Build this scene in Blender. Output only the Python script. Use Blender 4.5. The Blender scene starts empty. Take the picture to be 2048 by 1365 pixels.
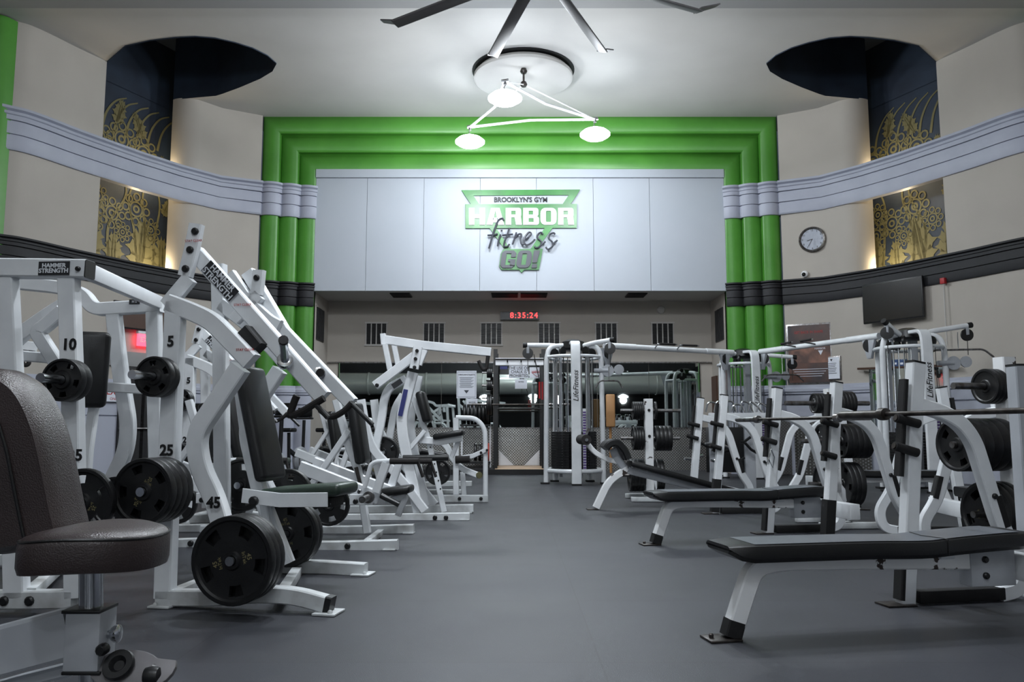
import bpy, bmesh, math, random
from mathutils import Vector, Matrix, geometry
random.seed(7)
PI = math.pi
# ------------------------------------------------------------------ camera
F = 1600.0; TH = math.atan(173/1600.0); CH = 1.0
ST, CT = math.sin(TH), math.cos(TH)
sc = bpy.context.scene
cam = bpy.data.cameras.new('camera'); cam.sensor_width = 36; cam.lens = 36*F/2048
cam.clip_start = .05; cam.clip_end = 200
camo = bpy.data.objects.new('camera', cam); sc.collection.objects.link(camo)
camo.location = (0, 0, CH); camo.rotation_euler = (PI/2+TH, 0, 0)
sc.camera = camo
# ------------------------------------------------------------------ colour management, world
sc.view_settings.view_transform = 'Standard'; sc.view_settings.look = 'None'
sc.view_settings.gamma = 1; sc.view_settings.use_curve_mapping = False
sc.view_settings.exposure = 0.88
w = bpy.data.worlds.new('world'); sc.world = w; w.use_nodes = True
w.node_tree.nodes['Background'].inputs[0].default_value = (.5, .6, .8, 1)
w.node_tree.nodes['Background'].inputs[1].default_value = .05
def lamp(name, kind, loc, power, col=(1, 1, 1), size=.5, rot=(0, 0, 0), sy=None):
    l = bpy.data.lights.new(name, kind); l.energy = power; l.color = col
    if kind == 'AREA':
        l.size = size
        if sy: l.shape = 'RECTANGLE'; l.size_y = sy
    else: l.shadow_soft_size = size
    o = bpy.data.objects.new(name, l); sc.collection.objects.link(o)
    o.location = loc; o.rotation_euler = rot
    return o
COOL = (.90, .95, 1.0); WARM = (1.0, .80, .50)
# chandelier lamps (their glowing shades are built further down)
CHAND = [(-.12, 13.2, 6.62), (-.83, 15.3, 6.62), (1.6, 14.9, 6.62)]
for q in CHAND:
    lamp('chandelier_light', 'POINT', (q[0], q[1], q[2]-.16), 180, COOL, .2)
# overhead chandelier inferred from bench shadows; the one behind is added, unseen fill light
CH2 = [(0, -8.55, 0), (0, -16.5, 0)]
for d, pw in zip(CH2, (240, 75)):
    for q in CHAND:
        lamp('chandelier_light', 'POINT', (q[0], q[1]+d[1], q[2]-.16), pw, COOL, .16)
# pendants under the balcony behind the camera
PEND_LAB = ['outermost left', 'left of centre', 'nearest the hall at the centre', 'right of centre, deepest under the balcony', 'outermost right']
PEND = [(-5.5, -7.5), (-1.6, -8.5), (1.2, -7.2), (2.6, -9.0), (6.4, -8.0)]
for q in PEND:
    lamp('pendant_light', 'POINT', (q[0], q[1], 2.55), 28, COOL, .18)
# warm cove lamps in the two mural niches (placed from the wall plan below)

def ray(px, py):
    v = (682.5-py)/F
    return Vector(((px-1024)/F, CT-v*ST, ST+v*CT))
O0 = Vector((0, 0, CH))
def at(px, py, Y):
    r = ray(px, py); return O0+r*(Y/r.y)
def zat(px, py, z):
    r = ray(px, py); return O0+r*((z-CH)/r.z)
# ------------------------------------------------------------------ materials
def lin(c):
    return tuple((x/255/12.92 if x/255 <= .04045 else ((x/255+.055)/1.055)**2.4) for x in c)+(1,)
MATS = {}
def mat(name, c, rough=.5, metal=0.0, c2=None, nscale=8, bump=0, bscale=60, emit=0, spec=.5, lo=.35, hi=.65, detail=6, coat=0):
    m = bpy.data.materials.new(name); m.use_nodes = True; nt = m.node_tree; b = nt.nodes['Principled BSDF']
    b.inputs['Base Color'].default_value = lin(c); b.inputs['Roughness'].default_value = rough
    b.inputs['Metallic'].default_value = metal; b.inputs['Specular IOR Level'].default_value = spec
    b.inputs['Coat Weight'].default_value = coat
    tc = nt.nodes.new('ShaderNodeTexCoord')
    if c2:
        n = nt.nodes.new('ShaderNodeTexNoise'); n.inputs['Scale'].default_value = nscale; n.inputs['Detail'].default_value = detail
        r = nt.nodes.new('ShaderNodeValToRGB'); r.color_ramp.elements[0].color = lin(c); r.color_ramp.elements[1].color = lin(c2)
        r.color_ramp.elements[0].position = lo; r.color_ramp.elements[1].position = hi
        nt.links.new(tc.outputs['Object'], n.inputs['Vector']); nt.links.new(n.outputs['Fac'], r.inputs[0]); nt.links.new(r.outputs[0], b.inputs['Base Color'])
    if bump:
        n = nt.nodes.new('ShaderNodeTexNoise'); n.inputs['Scale'].default_value = bscale; n.inputs['Detail'].default_value = 4
        u = nt.nodes.new('ShaderNodeBump'); u.inputs['Strength'].default_value = bump; u.inputs['Distance'].default_value = .01
        nt.links.new(tc.outputs['Object'], n.inputs['Vector']); nt.links.new(n.outputs['Fac'], u.inputs['Height']); nt.links.new(u.outputs[0], b.inputs['Normal'])
    if emit:
        b.inputs['Emission Color'].default_value = lin(c); b.inputs['Emission Strength'].default_value = emit
    MATS[name] = m; return m
mat('white_paint', (234, 237, 240), .3, c2=(216, 220, 224), nscale=3, spec=.5)
mat('chipped_paint', (234, 236, 238), .38, c2=(60, 50, 46), nscale=6, lo=.615, hi=.625, detail=9)
mat('grey_paint', (176, 180, 186), .35, c2=(160, 164, 170), nscale=3)
mat('base_paint', (206, 210, 212), .42, c2=(150, 150, 148), nscale=5, lo=.45, hi=.8)
mat('black_vinyl', (15, 16, 18), .36, bump=.12, bscale=220, spec=.5)
mat('grey_vinyl', (98, 102, 108), .38, c2=(84, 88, 94), nscale=4, bump=.1, bscale=200)
mat('green_vinyl', (38, 52, 44), .36, bump=.1, bscale=200)
mat('brown_vinyl', (56, 46, 46), .34, c2=(46, 38, 38), nscale=5, bump=.25, bscale=260, spec=.5)
mat('tan_vinyl', (176, 132, 88), .45)
mat('rubber', (12, 12, 14), .7, bump=.1, bscale=150)
mat('grip_foam', (28, 25, 25), .8, bump=.15, bscale=120)
mat('plate_iron', (12, 12, 14), .42, c2=(18, 19, 21), nscale=12, bump=.08, bscale=120, spec=.5)
mat('chrome', (205, 208, 212), .16, 1.0)
mat('steel', (150, 150, 152), .33, 1.0, c2=(110, 104, 100), nscale=20)
mat('dark_steel', (84, 80, 78), .4, .9, c2=(60, 55, 52), nscale=14)
mat('black_metal', (18, 19, 21), .4, .0)
mat('gold_paint', (96, 93, 64), .7)
mat('plate_gold', (128, 120, 84), .6)
mat('black_ink', (16, 16, 18), .5)
mat('red_ink', (170, 40, 40), .6)
mat('white_plastic', (228, 230, 234), .4)
mat('wall_beige', (178, 172, 164), .85, c2=(173, 167, 159), nscale=1.2, bump=.12, bscale=90)
mat('ceiling_paint', (192, 190, 187), .9, c2=(186, 184, 181), nscale=.9, bump=.1, bscale=80)
mat('beam_paint', (150, 150, 150), .9)
mat('panel_white', (180, 186, 195), .6, c2=(176, 183, 192), nscale=.8)
mat('seam_grey', (150, 154, 160), .8)
mat('green_paint', (78, 144, 52), .42, c2=(70, 134, 46), nscale=1.5, spec=.5)
mat('band_grey', (164, 168, 182), .5, c2=(156, 160, 175), nscale=2.2)
mat('band_black', (17, 18, 23), .62, c2=(22, 23, 29), nscale=2)
mat('wainscot', (176, 180, 194), .55)
mat('navy', (26, 36, 52), .6, c2=(38, 52, 70), nscale=1.2)
mat('wood', (206, 178, 148), .5, c2=(190, 160, 128), nscale=3)
mat('lamp_glow', (235, 245, 255), .4, emit=14)
mat('fan_grey', (112, 110, 112), .5, .3)
mat('led_red', (255, 40, 40), .4, emit=3.5)
mat('exit_red', (255, 60, 80), .4, emit=2.5)
mat('screen', (12, 13, 14), .25)
mat('glass_dial', (222, 228, 240), .25)
mat('sign_green', (36, 104, 42), .35, c2=(48, 128, 50), nscale=2.5)
mat('letter_grey', (54, 57, 66), .4)
mat('letter_white', (222, 226, 232), .4)
mat('paper', (222, 226, 236), .6)
mat('label_blue', (44, 50, 110), .5)
mat('label_dark', (36, 38, 42), .45)
mat('blue_sign', (52, 78, 122), .5)
mat('red_plate', (190, 62, 48), .5)
mat('purple_strip', (88, 60, 130), .5)
mat('orange', (214, 110, 60), .6)
mat('red_paint', (168, 34, 40), .5)
mat('dark_wall', (40, 40, 42), .8)
mat('duct', (205, 210, 205), .3, .5)
mat('poster_dark', (44, 38, 42), .4, c2=(90, 60, 50), nscale=2)
mat('poster_skin', (146, 102, 84), .5, c2=(80, 56, 50), nscale=4)
mat('wood_dark', (70, 44, 30), .5)
def mirror_mat():
    m = mat('mirror', (205, 212, 210), .015, 1.0); return m
mirror_mat()
def floor_mat():
    m = mat('rubber_floor', (74, 77, 84), .55); nt = m.node_tree; b = nt.nodes['Principled BSDF']
    tc = nt.nodes.new('ShaderNodeTexCoord'); mp = nt.nodes.new('ShaderNodeMapping')
    mp.inputs['Location'].default_value = (1.83-.38, 1.22*5-4.77, 0)
    br = nt.nodes.new('ShaderNodeTexBrick'); br.inputs['Scale'].default_value = 1
    br.inputs['Brick Width'].default_value = 1.83; br.inputs['Row Height'].default_value = 1.22
    br.inputs['Mortar Size'].default_value = .0045; br.offset = 0; br.inputs['Mortar Smooth'].default_value = .2
    br.inputs['Color1'].default_value = lin((49, 51, 57)); br.inputs['Color2'].default_value = lin((46, 48, 53)); br.inputs['Mortar'].default_value = lin((38, 39, 43))
    nt.links.new(tc.outputs['Object'], mp.inputs[0]); nt.links.new(mp.outputs[0], br.inputs[0])
    n = nt.nodes.new('ShaderNodeTexNoise'); n.inputs['Scale'].default_value = .9; n.inputs['Detail'].default_value = 8
    nt.links.new(tc.outputs['Object'], n.inputs['Vector'])
    n2 = nt.nodes.new('ShaderNodeTexNoise'); n2.inputs['Scale'].default_value = 260; n2.inputs['Detail'].default_value = 2
    nt.links.new(tc.outputs['Object'], n2.inputs['Vector'])
    r = nt.nodes.new('ShaderNodeMapRange'); r.inputs[3].default_value = .62; r.inputs[4].default_value = 1.34
    nt.links.new(n.outputs['Fac'], r.inputs[0])
    r2 = nt.nodes.new('ShaderNodeMapRange'); r2.inputs[1].default_value = .3; r2.inputs[2].default_value = .7; r2.inputs[3].default_value = .8; r2.inputs[4].default_value = 1.2
    nt.links.new(n2.outputs['Fac'], r2.inputs[0])
    k = nt.nodes.new('ShaderNodeMath'); k.operation = 'MULTIPLY'; nt.links.new(r.outputs[0], k.inputs[0]); nt.links.new(r2.outputs[0], k.inputs[1])
    mx = nt.nodes.new('ShaderNodeVectorMath'); mx.operation = 'SCALE'
    nt.links.new(br.outputs['Color'], mx.inputs[0]); nt.links.new(k.outputs[0], mx.inputs['Scale']); nt.links.new(mx.outputs[0], b.inputs['Base Color'])
    rr = nt.nodes.new('ShaderNodeMapRange'); rr.inputs[3].default_value = .38; rr.inputs[4].default_value = .62
    nt.links.new(n.outputs['Fac'], rr.inputs[0]); nt.links.new(rr.outputs[0], b.inputs['Roughness'])
    bp = nt.nodes.new('ShaderNodeBump'); bp.inputs['Strength'].default_value = .25; bp.inputs['Distance'].default_value = .004
    nt.links.new(n2.outputs['Fac'], bp.inputs['Height']); nt.links.new(bp.outputs[0], b.inputs['Normal'])
floor_mat()
def diamond_mat():
    m = mat('diamond_plate', (168, 166, 162), .3, .9); nt = m.node_tree; b = nt.nodes['Principled BSDF']
    tc = nt.nodes.new('ShaderNodeTexCoord'); mp = nt.nodes.new('ShaderNodeMapping'); mp.inputs['Scale'].default_value = (22, 22, 22)
    mp.inputs['Rotation'].default_value = (0, PI/4, 0)
    ck = nt.nodes.new('ShaderNodeTexVoronoi'); ck.inputs['Scale'].default_value = 1.0; ck.inputs['Randomness'].default_value = 0
    nt.links.new(tc.outputs['Object'], mp.inputs[0]); nt.links.new(mp.outputs[0], ck.inputs['Vector'])
    r = nt.nodes.new('ShaderNodeValToRGB'); r.color_ramp.elements[0].position = .28; r.color_ramp.elements[1].position = .42
    r.color_ramp.elements[0].color = lin((205, 206, 206)); r.color_ramp.elements[1].color = lin((128, 126, 122))
    nt.links.new(ck.outputs['Distance'], r.inputs[0]); nt.links.new(r.outputs[0], b.inputs['Base Color'])
    bp = nt.nodes.new('ShaderNodeBump'); bp.inputs['Strength'].default_value = .6; bp.inputs['Distance'].default_value = .006; bp.invert = True
    nt.links.new(ck.outputs['Distance'], bp.inputs['Height']); nt.links.new(bp.outputs[0], b.inputs['Normal'])
diamond_mat()
# ------------------------------------------------------------------ mesh helpers
def fillet(pts, r, n=6):
    if r <= 0 or len(pts) < 3: return list(pts)
    out = [pts[0]]
    for i in range(1, len(pts)-1):
        p, a, b = pts[i], pts[i-1], pts[i+1]
        d1 = (a-p); d2 = (b-p); l = min(r, d1.length*.48, d2.length*.48)
        s = p+d1.normalized()*l; e = p+d2.normalized()*l
        for k in range(n+1):
            t = k/n; out.append(s*(1-t)**2+p*2*t*(1-t)+e*t*t)
    out.append(pts[-1]); return out
def smooth_path(pts, n=6):
    P = [pts[0]*2-pts[1]]+list(pts)+[pts[-1]*2-pts[-2]]; out = []
    for i in range(1, len(P)-2):
        a, b, c, d = P[i-1:i+3]
        for k in range(n):
            t = k/n
            out.append(.5*((2*b)+(c-a)*t+(2*a-5*b+4*c-d)*t*t+(3*b-a-3*c+d)*t**3))
    out.append(pts[-1]); return out
def sweep(bm, pts, sec, nrm, cap=True, scales=None):
    nrm = nrm.normalized(); rings = []
    n = len(pts)
    for i, p in enumerate(pts):
        t1 = (pts[i]-pts[i-1]).normalized() if i > 0 else None
        t2 = (pts[i+1]-pts[i]).normalized() if i < n-1 else None
        if t1 is None: t1 = t2
        if t2 is None: t2 = t1
        t = (t1+t2).normalized(); side = t.cross(nrm)
        if side.length < 1e-5: side = t.orthogonal()
        side.normalize(); up = side.cross(t).normalized()
        m = 1/max(.45, t.dot(t1)); k = scales[i] if scales else 1
        rings.append([bm.verts.new(p+side*(a*m*k)+up*(b*k)) for a, b in sec])
    q = len(sec)
    for i in range(n-1):
        for j in range(q):
            bm.faces.new((rings[i][j], rings[i][(j+1) % q], rings[i+1][(j+1) % q], rings[i+1][j]))
    if cap:
        bm.faces.new(rings[0][::-1]); bm.faces.new(rings[-1])
def rect(a, b, c=.007):
    a /= 2; b /= 2; c = min(c, a*.4, b*.4)
    return [(a-c, b), (a, b-c), (a, -b+c), (a-c, -b), (-a+c, -b), (-a, -b+c), (-a, b-c), (-a+c, b)]
def beam(bm, pts, a, b, nrm, r=0, c=.007):
    sweep(bm, fillet([Vector(p) for p in pts], r), rect(a, b, c), nrm)
def tube(bm, pts, r, seg=10, fr=0, cap=True):
    pts = fillet([Vector(p) for p in pts], fr); n = len(pts)
    t = (pts[1]-pts[0]).normalized(); s = t.orthogonal().normalized(); rings = []
    for i, p in enumerate(pts):
        t1 = (pts[i]-pts[i-1]).normalized() if i > 0 else (pts[1]-pts[0]).normalized()
        t2 = (pts[i+1]-pts[i]).normalized() if i < n-1 else t1
        t = (t1+t2).normalized(); s = (s-t*s.dot(t)).normalized(); u = t.cross(s)
        rr = r[i] if isinstance(r, (list, tuple)) else r
        rings.append([bm.verts.new(p+(s*math.cos(2*PI*k/seg)+u*math.sin(2*PI*k/seg))*rr) for k in range(seg)])
    for i in range(n-1):
        for j in range(seg):
            bm.faces.new((rings[i][j], rings[i][(j+1) % seg], rings[i+1][(j+1) % seg], rings[i+1][j]))
    if cap: bm.faces.new(rings[0][::-1]); bm.faces.new(rings[-1])
def lathe(bm, prof, c, axis, seg=24, closed=False):
    c = Vector(c); axis = Vector(axis).normalized(); s = axis.orthogonal().normalized(); u = axis.cross(s); rings = []
    for r, h in prof:
        rings.append([bm.verts.new(c+axis*h+(s*math.cos(2*PI*k/seg)+u*math.sin(2*PI*k/seg))*max(r, 1e-4)) for k in range(seg)])
    for i in range(len(rings)-1+(1 if closed else 0)):
        A = rings[i]; B = rings[(i+1) % len(rings)]
        for j in range(seg):
            bm.faces.new((A[j], A[(j+1) % seg], B[(j+1) % seg], B[j]))
    if not closed: bm.faces.new(rings[0][::-1]); bm.faces.new(rings[-1])
def merge(bm, tmp):
    me = bpy.data.meshes.new('t'); tmp.to_mesh(me); tmp.free(); bm.from_mesh(me); bpy.data.meshes.remove(me)
def rbox(bm, c, ax, dims, r=.01, seg=2):
    """rounded box: centre, axes (x, y, z vectors), dims"""
    t = bmesh.new(); bmesh.ops.create_cube(t, size=1)
    X, Y, Z = [Vector(a).normalized() for a in ax]
    for v in t.verts: v.co = Vector((v.co.x*dims[0], v.co.y*dims[1], v.co.z*dims[2]))
    if r > 0: bmesh.ops.bevel(t, geom=t.edges[:], offset=min(r, min(dims)*.45), segments=seg, affect='EDGES', profile=.5)
    M = Matrix(((X.x, Y.x, Z.x), (X.y, Y.y, Z.y), (X.z, Y.z, Z.z))); c = Vector(c)
    for v in t.verts: v.co = M @ v.co+c
    merge(bm, t)
AX = ((1, 0, 0), (0, 1, 0), (0, 0, 1))
def box(bm, x0, x1, y0, y1, z0, z1, r=0):
    rbox(bm, ((x0+x1)/2, (y0+y1)/2, (z0+z1)/2), AX, (abs(x1-x0), abs(y1-y0), abs(z1-z0)), r)
def prism(bm, pts, ext, r=0, seg=2):
    t = bmesh.new(); vs = [t.verts.new(Vector(p)) for p in pts]; f = t.faces.new(vs)
    e = bmesh.ops.extrude_face_region(t, geom=[f]); ev = [g for g in e['geom'] if isinstance(g, bmesh.types.BMVert)]
    for v in ev: v.co += Vector(ext)
    bmesh.ops.recalc_face_normals(t, faces=t.faces[:])
    if r > 0: bmesh.ops.bevel(t, geom=t.edges[:], offset=r, segments=seg, affect='EDGES', profile=.5)
    merge(bm, t)
def link(name, bm, m, parent=None, loc=None, smooth=35, recalc=True):
    if recalc: bmesh.ops.recalc_face_normals(bm, faces=bm.faces[:])
    me = bpy.data.meshes.new(name); bm.to_mesh(me); bm.free()
    for x in (m if isinstance(m, list) else [m]): me.materials.append(MATS[x])
    if smooth:
        me.shade_smooth(); me.set_sharp_from_angle(angle=math.radians(smooth))
    o = bpy.data.objects.new(name, me); sc.collection.objects.link(o)
    if parent is not None:
        me.transform(Matrix.Translation(-Vector(WL[parent.name]))); WL[o.name] = WL[parent.name]
        o.parent = parent
        if parent.type == 'MESH': pass
    elif loc is not None:
        me.transform(Matrix.Translation(-Vector(loc))); o.location = loc; WL[o.name] = tuple(loc)
    else: WL[o.name] = (0, 0, 0)
    return o
WL = {}
def tag(o, label, cat, group=None):
    o['label'] = label; o['category'] = cat
    if group: o['group'] = group
    return o
def struct(name, bm, m, **k):
    o = link(name, bm, m, **k); o['kind'] = 'structure'; return o
def empty(name, loc, label, cat, group=None):
    o = bpy.data.objects.new(name, None); sc.collection.objects.link(o); o.location = loc; o.empty_display_size = .1
    WL[o.name] = tuple(loc); return tag(o, label, cat, group)
def solo(name, m, f, label, cat, group=None, loc=None, smooth=35):
    bm = bmesh.new(); f(bm)
    if loc is None:
        n = len(bm.verts); loc = sum((v.co for v in bm.verts), Vector())/n
    return tag(link(name, bm, m, loc=tuple(loc), smooth=smooth), label, cat, group)
def copy_tree(o, loc=None, rz=None, label=None, group=None, parent=None):
    c = o.copy(); sc.collection.objects.link(c)
    if parent is not None: c.parent = parent
    else:
        c.location = loc
        if rz is not None: c.rotation_euler = (0, 0, rz)
        if label: c['label'] = label
        if group: c['group'] = group
    for ch in list(o.children): copy_tree(ch, parent=c)
    return c
def text_bm(bm, s, size, M, ext=.002, shear=0, align='CENTER', bold=0, sx=1, space=1):
    cu = bpy.data.curves.new('t', 'FONT'); cu.body = s; cu.size = size; cu.extrude = ext; cu.shear = shear
    cu.align_x = align; cu.align_y = 'CENTER'; cu.offset = bold; cu.resolution_u = 3; cu.space_character = space
    o = bpy.data.objects.new('t', cu); me = bpy.data.meshes.new_from_object(o)
    me.transform(M @ Matrix.Diagonal((sx, 1, 1, 1))); bm.from_mesh(me)
    bpy.data.objects.remove(o); bpy.data.curves.remove(cu); bpy.data.meshes.remove(me)
def frame_M(c, x, y):
    x = Vector(x).normalized(); y = Vector(y); y = (y-x*y.dot(x)).normalized(); z = x.cross(y); c = Vector(c)
    return Matrix(((x.x, y.x, z.x, c.x), (x.y, y.y, z.y, c.y), (x.z, y.z, z.z, c.z), (0, 0, 0, 1)))
# ------------------------------------------------------------------ rig: a thing built around a vertical plane
def split_bm(bm):
    """pieces that do not touch each other become meshes of their own"""
    bm.verts.index_update(); bm.verts.ensure_lookup_table(); seen = set(); comps = []
    for v0 in bm.verts:
        if v0.index in seen: continue
        st = [v0]; seen.add(v0.index); c = []
        while st:
            v = st.pop(); c.append(v)
            for e in v.link_edges:
                w_ = e.other_vert(v)
                if w_.index not in seen: seen.add(w_.index); st.append(w_)
        comps.append(c)
    if len(comps) < 2: return [bm]
    def bb(c): return [min(v.co[i] for v in c)-.006 for i in range(3)], [max(v.co[i] for v in c)+.006 for i in range(3)]
    B = [bb(c) for c in comps]; par = list(range(len(comps)))
    def find(i):
        while par[i] != i: i = par[i]
        return i
    for i in range(len(comps)):
        for j in range(i):
            if all(B[i][0][k] <= B[j][1][k] and B[j][0][k] <= B[i][1][k] for k in range(3)): par[find(i)] = find(j)
    G = {}
    for i in range(len(comps)): G.setdefault(find(i), []).extend(v.index for v in comps[i])
    if len(G) < 2: return [bm]
    out = []
    for ids in G.values():
        S = set(ids); b = bm.copy(); b.verts.index_update(); b.verts.ensure_lookup_table()
        bmesh.ops.delete(b, geom=[v for v in b.verts if v.index not in S], context='VERTS'); out.append(b)
    bm.free(); return out
class Part:
    def __init__(s, g, name, m, parent=None, label=None):
        s.g, s.name, s.m, s.parent, s.label = g, name, m, parent, label; s.bm = bmesh.new(); s.o = None
    def beam(s, pts, a=.085, b=.07, r=.0, c=.007): beam(s.bm, pts, a, b, s.g.N, r, c); return s
    def tube(s, pts, r=.02, fr=0, seg=10): tube(s.bm, pts, r, seg, fr); return s
    def box(s, c, dims, r=.01, tilt=0, seg=2):
        U = s.g.U*math.cos(tilt)+Vector((0, 0, 1))*math.sin(tilt); W = U.cross(s.g.N)*-1
        rbox(s.bm, c, (U, s.g.N, Vector((0, 0, 1))*math.cos(tilt)-s.g.U*math.sin(tilt)), dims, r, seg); return s
    def prism(s, pts, d, r=0): prism(s.bm, pts, s.g.N*d, r); return s
    def build(s):
        if s.o: return s.o
        p = s.parent.build() if s.parent else s.g.root
        keep = s.name in ('lettering', 'number', 'pin_holes', 'post_holes', 'number_strip', 'warning_label')
        for b in ([s.bm] if keep else split_bm(s.bm)):
            o = link(s.name, b, s.m, p)
            if s.label: o['label'] = s.label
            s.o = s.o or o
        return s.o
class Rig:
    def __init__(s, name, label, cat, o, ang=0, group=None):
        s.o = Vector((o[0], o[1], 0)); a = math.radians(ang)
        s.U = Vector((math.cos(a), math.sin(a), 0)); s.N = Vector((-math.sin(a), math.cos(a), 0)); s.parts = []
        s.root = empty(name, tuple(s.o), label, cat, group)
    def p(s, px, py, off=0):
        r = ray(px, py); t = (off-s.N.dot(O0-s.o))/s.N.dot(r); return O0+r*t
    def ps(s, pts, off=0): return [s.p(q[0], q[1], q[2] if len(q) > 2 else off) for q in pts]
    def L(s, u, v, z): return s.o+s.U*u+s.N*v+Vector((0, 0, z))
    def part(s, name, m, parent=None, label=None):
        q = Part(s, name, m, parent, label); s.parts.append(q); return q
    def bolt(s, p, r=.013, parent=None, m='black_metal'):
        q = s.part('bolt', m, parent); lathe(q.bm, [(r*.7, .014), (r, .008), (r, -.01)], p, -s.N, 10); return q
    def done(s):
        for q in s.parts: q.build()
        return s.root
# ------------------------------------------------------------------ weight plates
PM = {}
def plate_mesh(R, t, holes, kind='plate_iron'):
    k = (R, t, holes, kind)
    if k in PM: return PM[k]
    bm = bmesh.new(); n = 40
    rs = [.027, .045, .052, R*.56, R*.80, R*.86, R*.90, R*.985, R]
    if not holes: rs = [.027, .042, .048, R*.5, R*.7, R*.8, R*.86, R*.98, R]
    hz = [t*.5, t*.5, t*.3, t*.26, t*.26, t*.3, t*.5, t*.5, t*.36]
    V = {}
    for s in (1, -1):
        for i, (r, h) in enumerate(zip(rs, hz)):
            for j in range(n):
                a = 2*PI*j/n; V[s, i, j] = bm.verts.new((r*math.cos(a), r*math.sin(a), s*h))
    gap = {j for j in range(n) if holes and (j % 8) in (2, 3, 4)}
    for s in (1, -1):
        for i in range(8):
            for j in range(n):
                if i == 3 and j in gap: continue
                q = [V[s, i, j], V[s, i+1, j], V[s, i+1, (j+1) % n], V[s, i, (j+1) % n]]
                bm.faces.new(q if s > 0 else q[::-1])
    for i in (0, 8):
        for j in range(n): bm.faces.new((V[1, i, j], V[1, i, (j+1) % n], V[-1, i, (j+1) % n], V[-1, i, j]))
    for j in gap:
        J = (j+1) % n
        for i in (3, 4): bm.faces.new((V[1, i, j], V[1, i, J], V[-1, i, J], V[-1, i, j]))
        for a, b in ((j, (j-1) % n), (J, J)):
            if b not in gap: bm.faces.new((V[1, 3, a], V[1, 4, a], V[-1, 4, a], V[-1, 3, a]))
    bmesh.ops.recalc_face_normals(bm, faces=bm.faces[:])
    me = bpy.data.meshes.new('weight_plate'); bm.to_mesh(me); bm.free(); me.materials.append(MATS[kind])
    me.shade_smooth(); me.set_sharp_from_angle(angle=math.radians(32)); PM[k] = me; return me
ORD = ['outermost', 'second', 'third', 'fourth', 'fifth', 'sixth', 'seventh', 'eighth']
def plate(c, axis, R, t, holes, label, group, spin=0, txt=None, m='plate_iron'):
    """axis points out of the face one sees"""
    o = bpy.data.objects.new('weight_plate', plate_mesh(R, t, holes, m)); sc.collection.objects.link(o)
    z = Vector(axis).normalized(); x = z.cross(Vector((0, 0, 1))) * -1
    x = x.normalized() if x.length > .01 else Vector((1, 0, 0)); y = z.cross(x)
    M = Matrix(((x.x, y.x, z.x, c[0]), (x.y, y.y, z.y, c[1]), (x.z, y.z, z.z, c[2]), (0, 0, 0, 1))) @ Matrix.Rotation(spin, 4, 'Z')
    o.matrix_world = M; tag(o, label, 'weight plate', group)
    if txt:
        bm = bmesh.new()
        for sgn in (1, -1):
            RM = Matrix.Rotation(0 if sgn > 0 else PI, 4, 'Z')
            text_bm(bm, txt[0], R*.15, RM @ Matrix.Translation((0, R*.42, t*.3)), .001)
            if len(txt) > 1: text_bm(bm, txt[1], R*.12, RM @ Matrix.Translation((0, R*.30, t*.3)), .001)
        me = bpy.data.meshes.new('lettering'); bm.to_mesh(me); bm.free(); me.materials.append(MATS['plate_gold'])
        q = bpy.data.objects.new('lettering', me); sc.collection.objects.link(q); q.parent = o; q['label'] = 'gold weight and maker lettering'
    return o
def stack(p0, d, n, R, t, where, group, holes=True, txt=None, spin=.5, size='black'):
    """plates on a horn: p0 = centre of the innermost slot, d = direction out; outermost is the farthest"""
    d = Vector(d).normalized(); p0 = Vector(p0)
    for i in range(n):
        k = n-1-i
        w = ORD[k] if n > 1 else 'single'
        lab = f'{size} weight plate, {w} on the {where}' if n > 1 else f'{size} weight plate alone on the {where}'
        plate(p0+d*(t*.5+i*t*1.02), d, R, t, holes, lab, group, spin+i*.7+random.random()*.3, txt if k == 0 else None)
# ================================================================== the room
XC = .18; ZC = 7.94; YF = 17.5; YB = 19.1
XL, XR = -5.57, 2*XC+5.57
ZG0, ZG1 = 5.66, 6.40      # grey band
ZB0, ZB1 = 3.67, 4.19      # black band
ZW = 1.9                   # wainscot top
wl = [zat(x, y, ZG1) for x, y in [(519, 371), (440, 353.5), (361, 332), (283, 307), (205, 279), (150, 259), (103, 240.5), (75, 230), (48, 221), (24, 215.5)]]
wl = [Vector((p.x, p.y)) for p in wl]
wl[0] = Vector((XL, 17.25))
PLAN = wl[:4]+smooth_path(wl[4:], 4)
NP = len(PLAN)
IF, IN_ = 2, 4             # slot between plan index 2 (far lip) and 4 (near edge)
def mir(p): return Vector((2*XC-p.x, p.y))
# flutes of the green frame
def flute():
    out = []; W = 1.14; w = W/3
    for i in range(3):
        for k in range(9):
            t = k/8
            out.append((i*w+w*t, 17.32+i*.14-.085*math.sin(PI*t)**.8 if 0 < t < 1 else 17.32+i*.14))
    out.append((W, 17.8)); return out
FL = flute()
ZI = ZC-1.16
bm = bmesh.new()
rows = []
for s, y in FL:
    rows.append([bm.verts.new(q) for q in ((XL+s, y, ZW), (XL+s, y, ZC-s*1.02), (XR-s, y, ZC-s*1.02), (XR-s, y, ZW))])
for i in range(len(rows)-1):
    for j in range(3): bm.faces.new((rows[i][j], rows[i][j+1], rows[i+1][j+1], rows[i+1][j]))
struct('trim_1', bm, 'green_paint', smooth=40)
def plan_off(pts, d, side):
    out = []
    for i, p in enumerate(pts):
        a = pts[max(0, i-1)]; b = pts[min(len(pts)-1, i+1)]
        t = (b-a).normalized(); n = Vector((t.y, -t.x))*side
        t1 = (p-a).normalized() if i else t
        out.append(p+n*d/max(.6, t.dot(t1)))
    return out
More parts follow.
